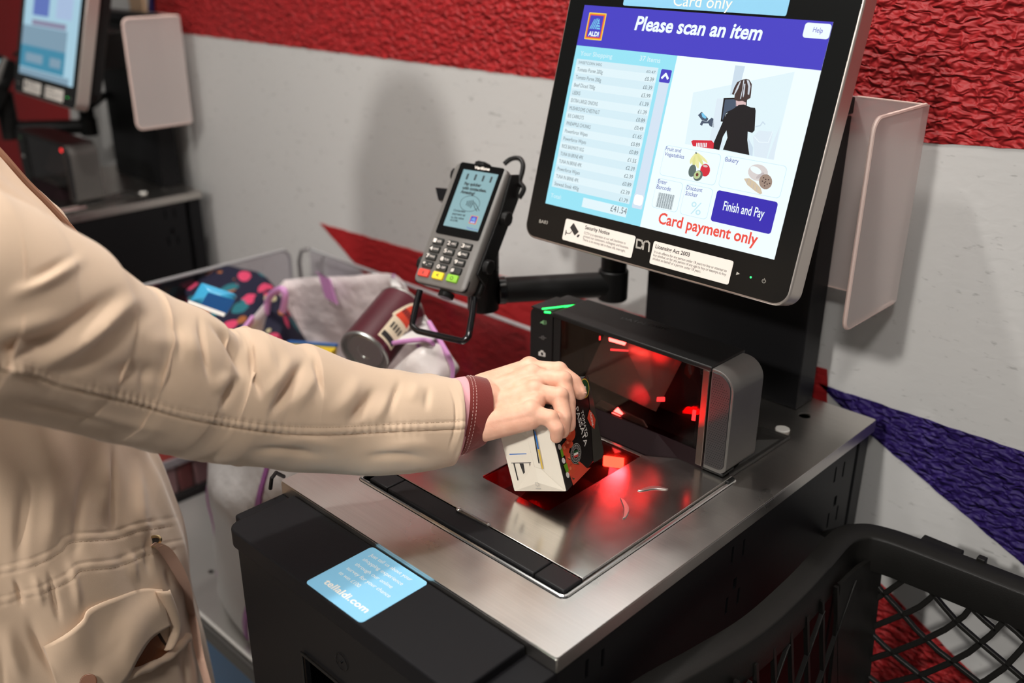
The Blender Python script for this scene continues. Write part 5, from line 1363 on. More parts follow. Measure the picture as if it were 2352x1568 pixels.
# ---- the figure inside the clothes: head, neck, trunk, legs
b_ = MB()
WT = .93
CT = [(-140, 260), (-45, 355), (15, 425), (62, 472), (112, 520), (160, 580), (232, 760), (290, 920), (315, 1019), (341, 1104), (375, 1177), (405, 1262), (426, 1326), (437, 1390), (441, 1454), (452, 1510), (468, 1568), (490, 1680), (510, 1800)]
NZ, NC = 430, 560
Ez = densify(np.array([onw(WT, *p) for p in CT]), NZ); tz = np.linspace(0, 1, NZ)
aa = np.interp(tz, (0, .12, .3, 1), (.115, .15, .165, .19)); bb = np.interp(tz, (0, .06, .2, .5, 1), (.10, .15, .175, .18, .20))
CTx = densify(CT, NZ)[:, 0]
_cz = (Ez - FD_ * aa[:, None] - FD_ * .03)[::-1]


def V3(z, f=0, l=0):
    c = np.array([np.interp(max(z, .80), _cz[:, 2], _cz[:, 0]), np.interp(max(z, .80), _cz[:, 2], _cz[:, 1]), z])
    return c + FD_ * f + LD * l


b_.capsule(V3(.90), V3(1.12, -.01), .105, .10, 20); b_.capsule(V3(1.12), V3(1.28, -.03), .095, .05); b_.capsule(V3(1.28), V3(1.40, .015), .052, .050)
b_.ball(V3(1.50, .03), .098, (.80, .80, 1.12), 14); b_.capsule(V3(1.455, .06), V3(1.43, .075), .055, .04)
b_.capsule(V3(1.505, .112), V3(1.475, .128), .010, .014); b_.capsule(V3(1.425, .108, -.02), V3(1.425, .108, .02), .009, .009)
for s in (-1, 1):
    b_.ball(V3(1.490, .025, s * .083), .028, (.45, .45, 1)); b_.ball(V3(1.51, .095, s * .033), .013)
    b_.capsule(V3(.84, 0, s * .085), V3(.48, .01, s * .085), .075, .058); b_.capsule(V3(.48, .01, s * .085), V3(.08, -.01, s * .09), .056, .040); b_.capsule(V3(.045, -.03, s * .09), V3(.035, .12, s * .10), .036, .030)
b_.capsule(V3(1.24, 0, .15), V3(.98, .05, .20), .05, .042); b_.capsule(V3(.98, .05, .20), V3(.92, .22, .16), .04, .032); b_.capsule(V3(.92, .22, .16), V3(.92, .31, .13), .026, .03)
for i in range(4): b_.capsule(V3(.925 - i * .017, .31, .14 - i * .004), V3(.905 - i * .017, .375 - .004 * i, .12), .0095, .008)
b_.capsule(V3(.93, .27, .11), V3(.945, .33, .09), .012, .009)
shc = at(.80, -60, 640)
b_.capsule(V3(1.16, -.03, -.05), shc, .05, .05); b_.capsule(shc, at(.925, 520, 905), .045, .036); b_.capsule(at(.925, 520, 905), fw[3], .036, .030)
bco, bF = fuse(b_, .009, 5)
bm_ = MB(); bm_.add(hco, hF); bm_.add(bco, bF)
bm_.build('body', M['skin'], person, smooth=True, fix=False)
# finger nails on the visible tips
M['nail'] = mat('fingernail', (.84, .50, .42, 1), rough=.28, spec=.5)
for k, nx in (('i', RGT * .75 - FWD * .45 + UPV * .1), ('r', -FWD * .8 + RGT * .5), ('p', -FWD * .8 + RGT * .45)):
    if k != 'i': continue
    ax = tip[k] - dip[k]; ax /= np.linalg.norm(ax); n = nx - ax * (nx @ ax); n /= np.linalg.norm(n); s = np.cross(ax, n)
    c = tip[k] + ax * .0005 + n * .0064
    rw = []
    for i in range(7):
        u = -1 + i / 3
        rw.append([c + s * u * .0040 - n * .0018 * u * u + ax * (v * .0042 - (.0012 * u * u if v > .5 else 0)) for v in (-1, -.3, .4, 1)])
    MB().loft(rw, cap=False, closed=False).build('fingernail', M['nail'], person, smooth=True)
# hair (above the frame), trousers and shoes (below it)
MB().ball(V3(1.525, .005), .112, (.84, .84, 1.02), 14).capsule(V3(1.50, -.05), V3(1.33, -.07), .075, .06).build('hair', mat('brown_hair', (.09, .05, .03, 1), rough=.6, bump=(120, .6, .004)), person, smooth=True)
tr_ = MB()
for s in (-1, 1):
    tr_.loft([[V3(z, f + r * math.cos(q), s * .088 + r * 1.02 * math.sin(q)) for q in np.linspace(0, 2 * PI, 20, endpoint=False)] for z, f, r in ((.80, 0, .090), (.66, .005, .088), (.48, .012, .074), (.25, 0, .066), (.06, -.01, .062))])
tr_.build('trousers', mat('dark_trousers', (.03, .035, .05, 1), rough=.8), person, smooth=True)
for s in (-1, 1):
    MB().loft([[V3(z, .045 + a * math.cos(q), s * .095 + b * math.sin(q)) for q in np.linspace(0, 2 * PI, 20, endpoint=False)] for z, a, b in ((0, .13, .046), (.02, .135, .05), (.05, .125, .048), (.075, .075, .042))]).build('shoe', mat('brown_shoe', (.10, .06, .04, 1), rough=.5), person, smooth=True)


# ---- sculpted folds: each is a line on the cloth, as (points, width, height)
def polydist(uv, pts):
    P = np.array(pts, float); best = np.full(len(uv), 1e9); arc = np.zeros(len(uv)); side = np.zeros(len(uv)); acc = 0
    for a, b in zip(P[:-1], P[1:]):
        d = b - a; L = np.linalg.norm(d); t = np.clip(((uv - a) @ d) / L ** 2, 0, 1)
        q = a + t[:, None] * d; dd = np.linalg.norm(uv - q, axis=1); m = dd < best
        best[m] = dd[m]; arc[m] = acc + t[m] * L; side[m] = (d[0] * (uv[m, 1] - a[1]) - d[1] * (uv[m, 0] - a[0])) / L; acc += L
    return best, arc, acc, side


def sculpt(co, nrm, folds, seams):
    uv = proj(co); facing = np.clip(np.einsum('ij,ij->i', nrm, CAM - co) / np.linalg.norm(CAM - co, axis=1) * 2.2, 0, 1)
    disp = np.zeros(len(co))
    for pts, w, amp in folds:
        if len(pts) > 2: pts = densify(pts, 5 * len(pts))
        d, arc, L, sd = polydist(uv, pts); e = np.clip(np.minimum(arc, L - arc) / (L * .45), 0, 1)
        disp += (1.6 if amp < 0 else 1.25) * amp * np.exp(-(d / (w * (.78 if amp < 0 else 1))) ** 2) * e * e * (3 - 2 * e)
    for pts, pk, kk, per in seams:
        d, arc, L, sd = polydist(uv, densify(pts, 6 * len(pts)))
        disp += -kk * .0013 * np.exp(-(d / 3.2) ** 2) + kk * .0006 * np.exp(-((sd + 8) / 6) ** 2) * (d < 40)
        disp += -.0006 * np.exp(-((sd + 19) / 2.6) ** 2) * (d < 40)
        disp += pk * np.sin(arc / per + 1.2 * np.sin(arc / 31)) * (.6 + .4 * np.sin(arc / 47)) * np.exp(-((sd + 10) / 13) ** 2) * (d < 50)
    return co + nrm * (disp * facing)[:, None]


def grid_normals(G):
    du = np.roll(G, -1, 1) - np.roll(G, 1, 1); dv = np.gradient(G, axis=0)
    n = np.cross(du, dv); n /= np.linalg.norm(n, axis=2)[:, :, None] + 1e-12
    c = G.mean(1, keepdims=True)
    if np.einsum('ijk,ijk->', n, G - c) < 0: n = -n
    return n


ST = [(-330, 330), (-150, 395), (-40, 420), (60, 478), (200, 566), (326, 656), (400, 690), (470, 718), (512, 752), (555, 757), (622, 757), (712, 797), (860, 842), (960, 857), (1048, 869)]
SB = [(-330, 900), (-190, 935), (-90, 950), (10, 962), (120, 985), (230, 1012), (300, 1026), (372, 1042), (440, 1055), (500, 1064), (570, 1070), (660, 1082), (800, 1091), (930, 1089), (1036, 1070)]
SD_ = [.80, .775, .785, .80, .83, .86, .876, .893, .907, .916, .928, .945, .965, .980, .992]
NA, NT_ = 430, 230
tt = np.linspace(0, len(ST) - 1, NA)
TK = [(0, -330, 330), (1, -150, 395), (2, -40, 420), (3, 60, 478), (3.8, 187, 543), (3.95, 196, 562), (4.1, 213, 575), (4.5, 265, 614), (5, 326, 658), (5.2, 346, 655), (5.6, 397, 683), (6.3, 453, 705), (7, 488, 726), (7.6, 521, 760), (8.4, 556, 754), (9.2, 593, 757), (9.9, 630, 774), (10.6, 677, 792), (11, 704, 787), (11.4, 747, 803), (11.8, 795, 825), (12.2, 865, 845), (12.6, 915, 847), (13, 962, 857), (14, 1048, 869)]
kr = np.exp(-np.linspace(-2, 2, 11) ** 2); kr /= kr.sum()
T_ = np.stack([np.convolve(np.pad(np.interp(tt, [q[0] for q in TK], [q[c] for q in TK]), 5, mode='edge'), kr, 'valid') for c in (1, 2)], 1); B_ = densify(SB, NA); D_ = densify([(q, 0) for q in SD_], NA)[:, 0]
T3 = np.array([at(d, *p) for d, p in zip(D_, T_)]); B3 = np.array([at(d, *p) for d, p in zip(D_, B_)])
Cc = (T3 + B3) / 2; Rr = np.linalg.norm(T3 - B3, axis=1) / 2; E_ = (T3 - B3) / (2 * Rr)[:, None]
Ax = np.gradient(Cc, axis=0); Ax /= np.linalg.norm(Ax, axis=1)[:, None]
Wd = np.cross(Ax, E_); Wd /= np.linalg.norm(Wd, axis=1)[:, None]
sgn = np.sign(np.einsum('ij,ij->i', Wd, CAM - Cc)); Wd *= sgn[:, None]
th_ = np.linspace(0, 2 * PI, NT_, endpoint=False)
dep = np.where(np.sin(th_) > 0, .90, .95)

G = Cc[:, None, :] + Rr[:, None, None] * (np.cos(th_)[None, :, None] * E_[:, None, :] + (dep * np.sin(th_))[None, :, None] * Wd[:, None, :])
N_ = grid_normals(G)
amb = .0022 * np.sin(th_[None, :] * 2 + tt[:, None] * 2.3) * np.sin(tt[:, None] * 3.1) + .0012 * np.sin(th_[None, :] * 5 - tt[:, None] * 4.1)
amb *= np.where(np.sin(th_) > -.1, .25, 1.0)[None, :]
G = G + N_ * amb[:, :, None]
folds = [([(0, 690), (110, 640), (210, 578)], 15, .0040), ([(40, 660), (130, 612), (190, 575)], 12, -.0022),
         ([(60, 862), (182, 785), (275, 715), (340, 660)], 15, .0058), ([(30, 830), (150, 760), (250, 690), (310, 650)], 22, -.0032), ([(120, 880), (230, 800), (320, 730), (380, 700)], 24, -.0026),
         ([(-20, 805), (60, 800), (150, 770)], 24, -.0050), ([(-20, 760), (70, 745), (160, 715)], 20, .0030), ([(0, 850), (80, 838)], 14, .003),
         ([(455, 712), (468, 800), (486, 890)], 9, -.0030), ([(430, 730), (440, 800), (450, 860)], 14, .0018), ([(400, 720), (412, 790), (410, 840)], 10, -.0014),
         ([(470, 728), (520, 775), (548, 830), (560, 880)], 12, -.0050), ([(490, 718), (530, 765), (560, 800)], 14, .0036),
         ([(577, 764), (582, 840), (604, 930)], 10, -.0040), ([(600, 762), (618, 830), (640, 900)], 16, .0030), ([(548, 860), (515, 930), (505, 950)], 12, -.0042), ([(525, 850), (490, 910)], 14, .0022),
         ([(704, 815), (670, 885), (624, 950), (610, 968)], 13, -.0052), ([(682, 800), (640, 870), (595, 930)], 15, .0034), ([(740, 830), (700, 900), (660, 955)], 16, .0028),
         ([(721, 806), (728, 850), (745, 920)], 9, -.0030), ([(868, 880), (830, 940), (790, 982)], 14, -.0042), ([(838, 850), (800, 915), (760, 965)], 18, .0030), ([(905, 890), (870, 950), (840, 985)], 15, .0028),
         ([(925, 862), (905, 910), (888, 960)], 10, -.0024), ([(960, 870), (945, 930)], 14, .0016), ([(985, 880), (978, 950)], 10, -.0014),
         ([(300, 790), (420, 790), (500, 850)], 26, .0020), ([(210, 870), (330, 850), (420, 880)], 26, -.0018), ([(350, 930), (330, 880), (360, 830)], 14, -.0016),
         ([(620, 1020), (700, 1010), (800, 1030)], 14, .0020), ([(560, 1035), (660, 1035), (760, 1050)], 12, -.0026), ([(860, 1030), (960, 1020), (1030, 1040)], 16, .0024), ([(820, 1050), (920, 1046), (1000, 1058)], 12, -.0022),
         ([(100, 930), (260, 965), (420, 1000)], 12, .0016), ([(0, 915), (150, 945), (300, 985)], 12, -.0020), ([(1042, 880), (1060, 930), (1058, 990), (1036, 1050)], 5, .0012), ([(1028, 880), (1046, 930), (1044, 990), (1024, 1050)], 4, -.0010)]
seam = [(-60, 838), (0, 850), (70, 862), (150, 890), (300, 926), (420, 960), (560, 985), (650, 996), (760, 999), (880, 993), (1070, 985)]
cof = sculpt(G.reshape(-1, 3), N_.reshape(-1, 3), folds, [(seam, .0007, 1, 2.7)])
jk = MB()
sg = cof.reshape(NA, NT_, 3)
# hem turned in at the cuff
inner = [Cc[-1] + (sg[-1] - Cc[-1]) * k + Ax[-1] * q for k, q in ((.985, .0012), (.955, .0002), (.93, -.004), (.90, -.05))]
jk.loft(list(sg) + inner, cap=False)

# ---- the coat's trunk
ph = np.concatenate([np.linspace(-2.75, .45, 430, endpoint=False), np.linspace(.45, 2 * PI - 2.75, 130, endpoint=False)])
pw = lambda c: np.sign(c) * np.abs(c) ** .86
for _ in range(4):      # slide each ring until its outline meets the coat's outline
    Gq = (Ez - FD_ * aa[:, None])[:, None, :] + aa[:, None, None] * pw(np.cos(ph))[None, :, None] * FD_ + bb[:, None, None] * pw(np.sin(ph))[None, :, None] * LD
    mx_ = proj(Gq.reshape(-1, 3))[:, 0].reshape(NZ, NC).max(1)
    Ez = Ez - FD_ * ((mx_ - CTx) * 1.05 / FPX)[:, None]
Gt = (Ez - FD_ * aa[:, None])[:, None, :] + aa[:, None, None] * pw(np.cos(ph))[None, :, None] * FD_ + bb[:, None, None] * pw(np.sin(ph))[None, :, None] * LD
Nt = grid_normals(Gt)
Gt = Gt + Nt * (.0030 * np.sin(ph[None, :] * 9 + 3 * tz[:, None]) * np.clip(tz[:, None] * 2 - .5, 0, 1) + .0018 * np.sin(ph[None, :] * 17 - 5 * tz[:, None]))[:, :, None]
tf = [([(258, 1010), (262, 1120), (256, 1240)], 10, -.0035), ([(240, 1010), (238, 1120), (225, 1240)], 18, .004), ([(310, 1040), (322, 1150), (330, 1260)], 14, .0035), ([(200, 1050), (180, 1200), (170, 1300)], 16, -.003), ([(120, 1080), (115, 1200), (100, 1300)], 24, .004), ([(60, 1080), (50, 1220), (40, 1320)], 18, -.003),
      ([(30, 1320), (45, 1360), (50, 1400)], 8, -.0025), ([(75, 1310), (85, 1350), (100, 1400)], 9, .003), ([(110, 1300), (118, 1340), (140, 1440)], 9, -.003), ([(150, 1270), (170, 1330), (185, 1420)], 10, .003), ([(60, 1400), (90, 1480), (140, 1568)], 16, -.003), ([(10, 1420), (30, 1500), (60, 1580)], 18, .004),
      ([(345, 1215), (338, 1260), (345, 1330)], 10, -.002), ([(300, 1260), (306, 1310), (318, 1345)], 10, .0025), ([(380, 1300), (390, 1330), (400, 1360)], 9, -.002),
      ([(2, 1470), (8, 1568), (12, 1640)], 9, -.0012),
      ([(420, 1480), (425, 1530), (440, 1600)], 10, -.003)]
ts = [([(-20, 1324), (80, 1300), (140, 1268), (166, 1246), (262, 1238), (320, 1220), (395, 1208)], .0008, .45, 6.5), ([(-20, 1396), (100, 1362), (160, 1334), (186, 1312), (268, 1302), (335, 1276), (400, 1262)], .0008, .45, 6.5)]
ct_ = sculpt(Gt.reshape(-1, 3), Nt.reshape(-1, 3), tf, ts).reshape(NZ, NC, 3)
neck = [ct_[0] * .6 + (np.array([*(Ez[0] - FD_ * .1)[:2], Ez[0][2] + .10])) * .4]
jk.loft([neck[0]] + list(ct_), cap=False)
# shoulder yoke joins trunk and both sleeves
ya = Ez[70] - FD_ * .14
jk.capsule(ya + LD * .02, Cc[8], .10, .072, 24, 8); jk.capsule(ya + LD * .02, V3(1.20, -.02, .17), .11, .07, 20, 6); jk.capsule(V3(1.22, -.02, .17), V3(.98, .05, .21), .068, .058, 18); jk.capsule(V3(.98, .05, .21), V3(.92, .24, .16), .057, .045, 18)
coat = jk.build('coat', M['coat'], person, smooth=True, fix=False)
off = ROOTS[person.name]
tb = MB().loft(list(ct_), cap=False)
bvh = BVHTree.FromPolygons([Vector(v) for v in tb.v], tb.f)


def hit(x, y, lift=0.0):
    r = bvh.ray_cast(Vector(CAM), Vector(ray(x, y)))
    if r[0] is None: return onw(WT, x, y) + np.array(-FWD) * lift
    return np.array(r[0]) - ray(x, y) * lift


# seam threads drawn as fine dark cord on sleeve and trunk
M['palethread'] = mat('tan_thread', (.40, .27, .18, 1), rough=.8)
M['seamthread'] = mat('brown_seam_thread', (.22, .13, .07, 1), rough=.8)
sb = BVHTree.FromPolygons([Vector(v) for v in jk.v[:NA * NT_]], [tuple(f) for f in jk.f[:(NA - 1) * NT_]])


def shit(x, y, lift=0.0):
    r = sb.ray_cast(Vector(CAM), Vector(ray(x, y)))
    return None if r[0] is None else np.array(r[0]) - ray(x, y) * lift


def cord(pts, fn, rad, name, m, n=120, gap=None):
    Q = [fn(*p) for p in densify(pts, n)]; b = MB(); run = []
    if gap:
        for i in range(0, len(Q) - 1):
            if i % 3 != 2 and Q[i] is not None and Q[i + 1] is not None: b.tube([Q[i], Q[i] * .3 + Q[i + 1] * .7], rad, 5)
    else:
        Q = [q for q in Q if q is not None]; b.tube(Q, rad, 5)
    o = b.build(name, m, person, fix=False); return o


cord(seam[1:-1] + [(1056, 985)], shit, .00035, 'sleeve_seam', M['seamthread'], 160)
o = cord([(x, y - 18) for x, y in seam[1:-1]] + [(1056, 968)], shit, .00022, 'sleeve_stitching', M['seamthread'], 420, True); o['kind'] = 'stuff'
for s_ in ts:
    o = cord([p for p in s_[0][1:]], hit, .00026, 'waist_stitching', M['palethread'], 130, True); o['kind'] = 'stuff'
# ---- cuffs: pink shirt, then the dark red turned-back cuff with stitching


def sleeve_band(name, m, T0, B0, d0, T1, B1, d1, th=.0016, bow=.0, par=person, ripple=.0, flare=0):
    rg = []
    n = 9
    for i in range(n):
        s = i / (n - 1)
        Tt = np.array(T0) * (1 - s) + np.array(T1) * s; Bt = np.array(B0) * (1 - s) + np.array(B1) * s; dd = d0 * (1 - s) + d1 * s
        a, b = at(dd, *Tt), at(dd, *Bt); c = (a + b) / 2; r = np.linalg.norm(a - b) / 2; e = (a - b) / (2 * r)
        w = -FWD - e * ((-FWD) @ e); w /= np.linalg.norm(w)
        axd = at(d1, *((np.array(T1) + np.array(B1)) / 2)) - at(d0, *((np.array(T0) + np.array(B0)) / 2)); axd /= np.linalg.norm(axd)
        rg.append([c + (r * (1 + ripple * math.sin(5 * q + 2)) * (1 + flare * math.sin(PI * s))) * (math.cos(q) * e + .82 * math.sin(q) * w) + axd * bow * max(math.sin(q), 0) for q in np.linspace(0, 2 * PI, 72, endpoint=False)])
    inn = [[np.array(p) * (1 - k) + np.mean(rg[-1], 0) * k for p in rg[-1]] for k in (.02, .05)]
    inn.append([p - axd * .03 for p in inn[-1]])
    o = MB().loft(rg + inn, cap=False).build(name, m, par, smooth=True)
    return rg


sleeve_band('shirt_cuff', M['pink'], (1000, 876), (985, 1066), .988, (1072, 864), (1048, 1056), .996, bow=.010, ripple=.012)
rg = sleeve_band('red_cuff', M['cuff'], (1066, 864), (1044, 1050), .994, (1112, 868), (1108, 1024), .999, bow=.0115, ripple=.006, flare=.03)
for k in (1.2, 2.3):
    i = int(k); f = k - i; b = MB()
    R0, R1 = np.array(rg[i]), np.array(rg[i + 1]); Rk = R0 * (1 - f) + R1 * f; ce = Rk.mean(0)
    Rk = ce + (Rk - ce) * 1.008
    for j in range(0, 72):
        p, q = Rk[j], Rk[(j + 1) % 72]; b.tube([p * .85 + q * .15, p * .25 + q * .75], .00028, 5)
    o = b.build('cuff_stitching', M['thread'], person, fix=False); o['kind'] = 'stuff'
# ---- coat details: collar piping, eyelet, draw cord, pocket flap
MB().tube([onw(WT, *p) + np.array([0, 0, .001]) for p in densify([(-60, 290), (0, 350), (60, 418), (110, 468), (158, 520), (194, 565)], 40)], .0032, 8).build('front_piping', M['piping'], person, smooth=True)
ey = hit(352, 1243, .002); n_ = (CAM - ey); n_ /= np.linalg.norm(n_)
u1 = RGT * .9 + UPV * .35; u1 /= np.linalg.norm(u1); u2 = np.cross(n_, u1)
MB().tube([ey + .0088 * (math.cos(q) * u1 + .62 * math.sin(q) * u2) for q in np.linspace(0, 2 * PI, 28, endpoint=False)], .0016, 8, closed=True).build('eyelet', mat('brass', (.45, .34, .18, 1), metal=1, rough=.3), person, smooth=True)
MB().prism([ey + .0078 * (math.cos(q) * u1 + .6 * math.sin(q) * u2) for q in np.linspace(0, 2 * PI, 20, endpoint=False)], -n_ * .002).build('eyelet_hole', M['ink'], person)
dcp = densify([(350, 1250), (372, 1262), (400, 1302), (421, 1350), (434, 1394), (447, 1440), (456, 1490), (467, 1535), (486, 1600)], 60)
dw = np.interp(np.linspace(0, 1, 60), (0, .1, .35, .55, 1), (.011, .0215, .0200, .0110, .0120))
dl = np.interp(np.linspace(0, 1, 60), (0, .15, .4, 1), (.004, .014, .016, .02))
rb = []; m_ = bpy.data.materials.new('ribbed_tape'); t = NT(m_); t.b.inputs['Base Color'].default_value = (.76, .49, .37, 1); setb(t.b, rough=.75)
Pd = [hit(*p, l) if p[0] < 437 else None for p, l in zip(dcp, dl)]
lastd = [np.linalg.norm(q - CAM) for q in Pd if q is not None][-1]
Pd = [q if q is not None else at(lastd + .01, *p) for q, p in zip(Pd, dcp)]
tcz = t.n('ShaderNodeAttribute', attribute_name='rib'); sn_ = t.n('ShaderNodeMath', operation='SINE'); ml = t.n('ShaderNodeMath', operation='MULTIPLY'); ml.inputs[1].default_value = 5200
t.l(tcz.outputs['Fac'], ml.inputs[0]); t.l(ml.outputs[0], sn_.inputs[0]); bp = t.n('ShaderNodeBump', Strength=.8, Distance=.0005); t.l(sn_.outputs[0], bp.inputs['Height']); t.l(bp.outputs[0], t.b.inputs['Normal'])
ribv = []; acc = 0
for i in range(60):
    ax = Pd[min(i + 1, 59)] - Pd[max(i - 1, 0)]; ax /= np.linalg.norm(ax)
    tw = -.15 + .9 * (i / 59) ** 1.5
    e = RGT * math.cos(tw) - FWD * math.sin(tw) * .6; e -= ax * (e @ ax); e /= np.linalg.norm(e); f_ = np.cross(ax, e)
    if i: acc += np.linalg.norm(Pd[i] - Pd[i - 1])
    rb.append([Pd[i] + e * dw[i] * .5, Pd[i] + f_ * .0007, Pd[i] - e * dw[i] * .5, Pd[i] - f_ * .0007]); ribv += [acc] * 4
ob = MB().loft(rb).build('draw_cord', m_, person, smooth=True, fix=False)
at_ = ob.data.attributes.new('rib', 'FLOAT', 'POINT'); at_.data.foreach_set('value', ribv)
# pocket: opening with a wallet, lower lip, flap that curls away
flapT = [(100, 1484), (150, 1457), (190, 1424), (206, 1398), (270, 1370), (325, 1352), (372, 1354)]
flapB = [(138, 1600), (190, 1610), (235, 1605), (285, 1570), (318, 1510), (348, 1466), (392, 1437)]
rw = []
ft, fb = densify(flapT, 40), densify(flapB, 40)
for i in range(40):
    s = i / 39; row = []
    for j in range(16):
        q = j / 15; p = ft[i] * (1 - q) + fb[i] * q
        row.append(hit(p[0], p[1], .003 + .016 * q * q * (0.35 + .65 * s) + .004 * math.sin(q * 5 + s * 6)))
    rw.append(row)
fo = MB().loft(rw, cap=False, closed=False).build('pocket_flap', M['coat'], person, smooth=True)
sl = fo.modifiers.new('cloth_thickness', 'SOLIDIFY'); sl.thickness = .0018; sl.offset = 0
# curl at the flap corner
cu = []
cpx = [(372, 1356), (392, 1404), (402, 1440), (396, 1470), (386, 1490)]
for i, p in enumerate(densify(cpx, 16)):
    c = hit(min(p[0], 418), p[1], .010); r = .0085 * (1 - .35 * i / 15)
    cu.append([c + RGT * r * math.cos(q) * (1 - q * .06) - FWD * r * math.sin(q) * (1 - q * .06) for q in np.linspace(-.6, 4.4, 22)])
fo = MB().loft(cu, cap=False, closed=False).build('flap_curl', M['coat'], person, smooth=True)
sl = fo.modifiers.new('cloth_thickness', 'SOLIDIFY'); sl.thickness = .0018
pk2 = [(284, 1545), (300, 1512), (330, 1470), (362, 1446), (380, 1476), (396, 1498), (350, 1522), (300, 1545)]
MB().prism([hit(*p, .0015) for p in pk2], FWD * .001).build('pocket_opening', mat('dark_pocket', (.03, .012, .006, 1), rough=.9), person)
lipc = [hit(*p, .006) for p in densify([(262, 1568), (300, 1548), (345, 1530), (392, 1503), (418, 1478), (432, 1462)], 40)]
MB().tube(lipc, [.0052 + .0006 * math.sin(i * .9) for i in range(40)], 12).build('pocket_lip', M['coat'], person, smooth=True)
wal = MB().prism([hit(*p, .0045) for p in ((286, 1543), (322, 1484), (358, 1450), (370, 1470), (392, 1496), (345, 1524))], FWD * .002 + UPV * -.004).build('wallet', mat('brown_leather', (.20, .052, .010, 1), rough=.45, bump=(200, .3, .001), var=(40, .2)), bevel=.001)
tag(wal, 'brown leather wallet showing in the open coat pocket', 'wallet')
bt = hit(203, 1566, .013); MB().cyl(bt, bt + n_ * .003, .0085, 20).build('button', mat('brown_button', (.16, .07, .04, 1), rough=.35), person, bevel=.001)

# ================================================================ the black basket in front
ZR = 0.82
basket = thing('shopping_basket', (0.26, 0.2, 0.0), 'black plastic basket with wide rim and lattice sides, right of the near counter', 'basket')
rim_o = [(0.010, -0.16), (.006, -.02), (.0085, .09), (.022, .17), (.0330, .245), (.0330, .33), (.0290, .395), (.0255, .437), (.0290, .468), (.0455, .493), (.072, .5045), (.11, .509), (.22, .515), (.42, .521), (.50, .505), (.53, .45), (.54, .2), (.53, -.2), (.48, -.26), (.2, -.27), (.04, -.25)]
ro = densify(rim_o + [rim_o[0]], 133)[:-1]
ri = []
for i in range(132):
    t = ro[(i + 1) % 132] - ro[i - 1]; t /= np.linalg.norm(t); n = np.array([-t[1], t[0]]); c = np.array([.27, .12])
    if n @ (c - ro[i]) < 0: n = -n
    ri.append(ro[i] + n * .0285)
ri = np.array(ri)
for _ in range(4): ri = (np.roll(ri, 1, 0) + 2 * ri + np.roll(ri, -1, 0)) / 4
zr = lambda p: ZR
rings = [[(*p, ZR - .022) for p in ro], [(*p, ZR - .003) for p in ro], [(*(p * .96 + q * .04), ZR - .0004) for p, q in zip(ro, ri)], [(*(p * .5 + q * .5), ZR + .0008) for p, q in zip(ro, ri)], [(*(p * .06 + q * .94), ZR - .0006) for p, q in zip(ro, ri)], [(*q, ZR - .0018) for q in ri]]
cb_ = ri.mean(0)
inw = lambda d, k: [(*(q + (cb_ - q) / np.linalg.norm(cb_ - q) * k), ZR - d) for q in ri]
rings += [inw(.0038, .0009), inw(.020, .003), inw(.0420, .0045), inw(.0440, .0040), inw(.044, .0005), inw(.012, .0005)]
MB().loft(rings, cap=False).build('rim', M['basket'], basket, smooth=True)
# ribbed lattice walls: far wall seen best
YF = 0.474
g5 = lambda *q: [(1840 + x / 3.844, 1160 + y / 3.844) for x, y in q]


def wallbar(pts, plane_o, plane_n, w, dpt, n=8):
    P = [onplane(np.array(plane_o), np.array(plane_n), *p) for p in (densify(pts, n) if len(pts) > 2 else np.array(pts, float))]
    P = [np.array(p) for p in P]; b = MB(); rr = []
    pn = np.array(plane_n) / np.linalg.norm(plane_n)
    for i in range(len(P)):
        t = P[min(i + 1, len(P) - 1)] - P[max(i - 1, 0)]; t /= np.linalg.norm(t); e = np.cross(pn, t)
        rr.append([P[i] + e * w / 2, P[i] - e * w / 2, P[i] - e * w / 2 + pn * dpt, P[i] + e * w / 2 + pn * dpt])
    return b.loft(rr).build('rib', M['basket'], basket, bevel=.0012)


fo_, fn_ = (0, YF + .012, .76), (0, -1, .10)
for q in (((560, 860), (640, 830), (760, 760), (930, 640)), ((480, 1110), (600, 1080), (920, 950), (1080, 870), (1200, 760)), ((430, 1410), (510, 1380), (810, 1290), (1110, 1170), (1390, 1020), (1540, 850)), ((420, 1680), (780, 1560), (1060, 1490), (1340, 1370), (1600, 1210), (1850, 960)),
          ((900, 1800), (1300, 1690), (1600, 1560), (1830, 1400), (2010, 1190), (2150, 1040)), ((1500, 1850), (1850, 1640), (2070, 1440), (2300, 1200))):
    wallbar(g5(*q), fo_, fn_, .0064, .006)
for q in (((640, 650), (760, 790), (920, 960), (1110, 1180), (1345, 1370), (1600, 1570), (1800, 1720)), ((1100, 690), (1200, 800), (1380, 1015), (1600, 1210), (1830, 1400), (2060, 1600)), ((530, 1010), (620, 1110), (810, 1290), (1060, 1490), (1350, 1700)), ((480, 1400), (720, 1590), (900, 1720)), ((1480, 860), (1600, 980), (1740, 1100)), ((1700, 950), (1860, 1060), (2060, 1250), (2300, 1480))):
    wallbar(g5(*q), fo_, fn_, .0052, .006)
# solid bands and corner of the far wall, below the rim
fw_ = [onplane(fo_, fn_, *p) for p in g5((150, 250), (690, 560), (890, 640), (975, 665), (1085, 715), (1145, 795), (1190, 780), (1260, 785), (1465, 885), (1530, 910), (1730, 1010), (1790, 1045), (1870, 1080), (1968, 1180), (2300, 1420), (2500, 1300), (1968, 800), (1200, 420), (700, 220), (400, 180))]
MB().prism(fw_, (0, .005, 0)).build('upper_band', M['basket'], basket)
cr_ = MB(); ring_ = []
for zz, k in ((ZR - .02, .004), (.70, .010), (.60, .015), (.45, .022)):
    pass
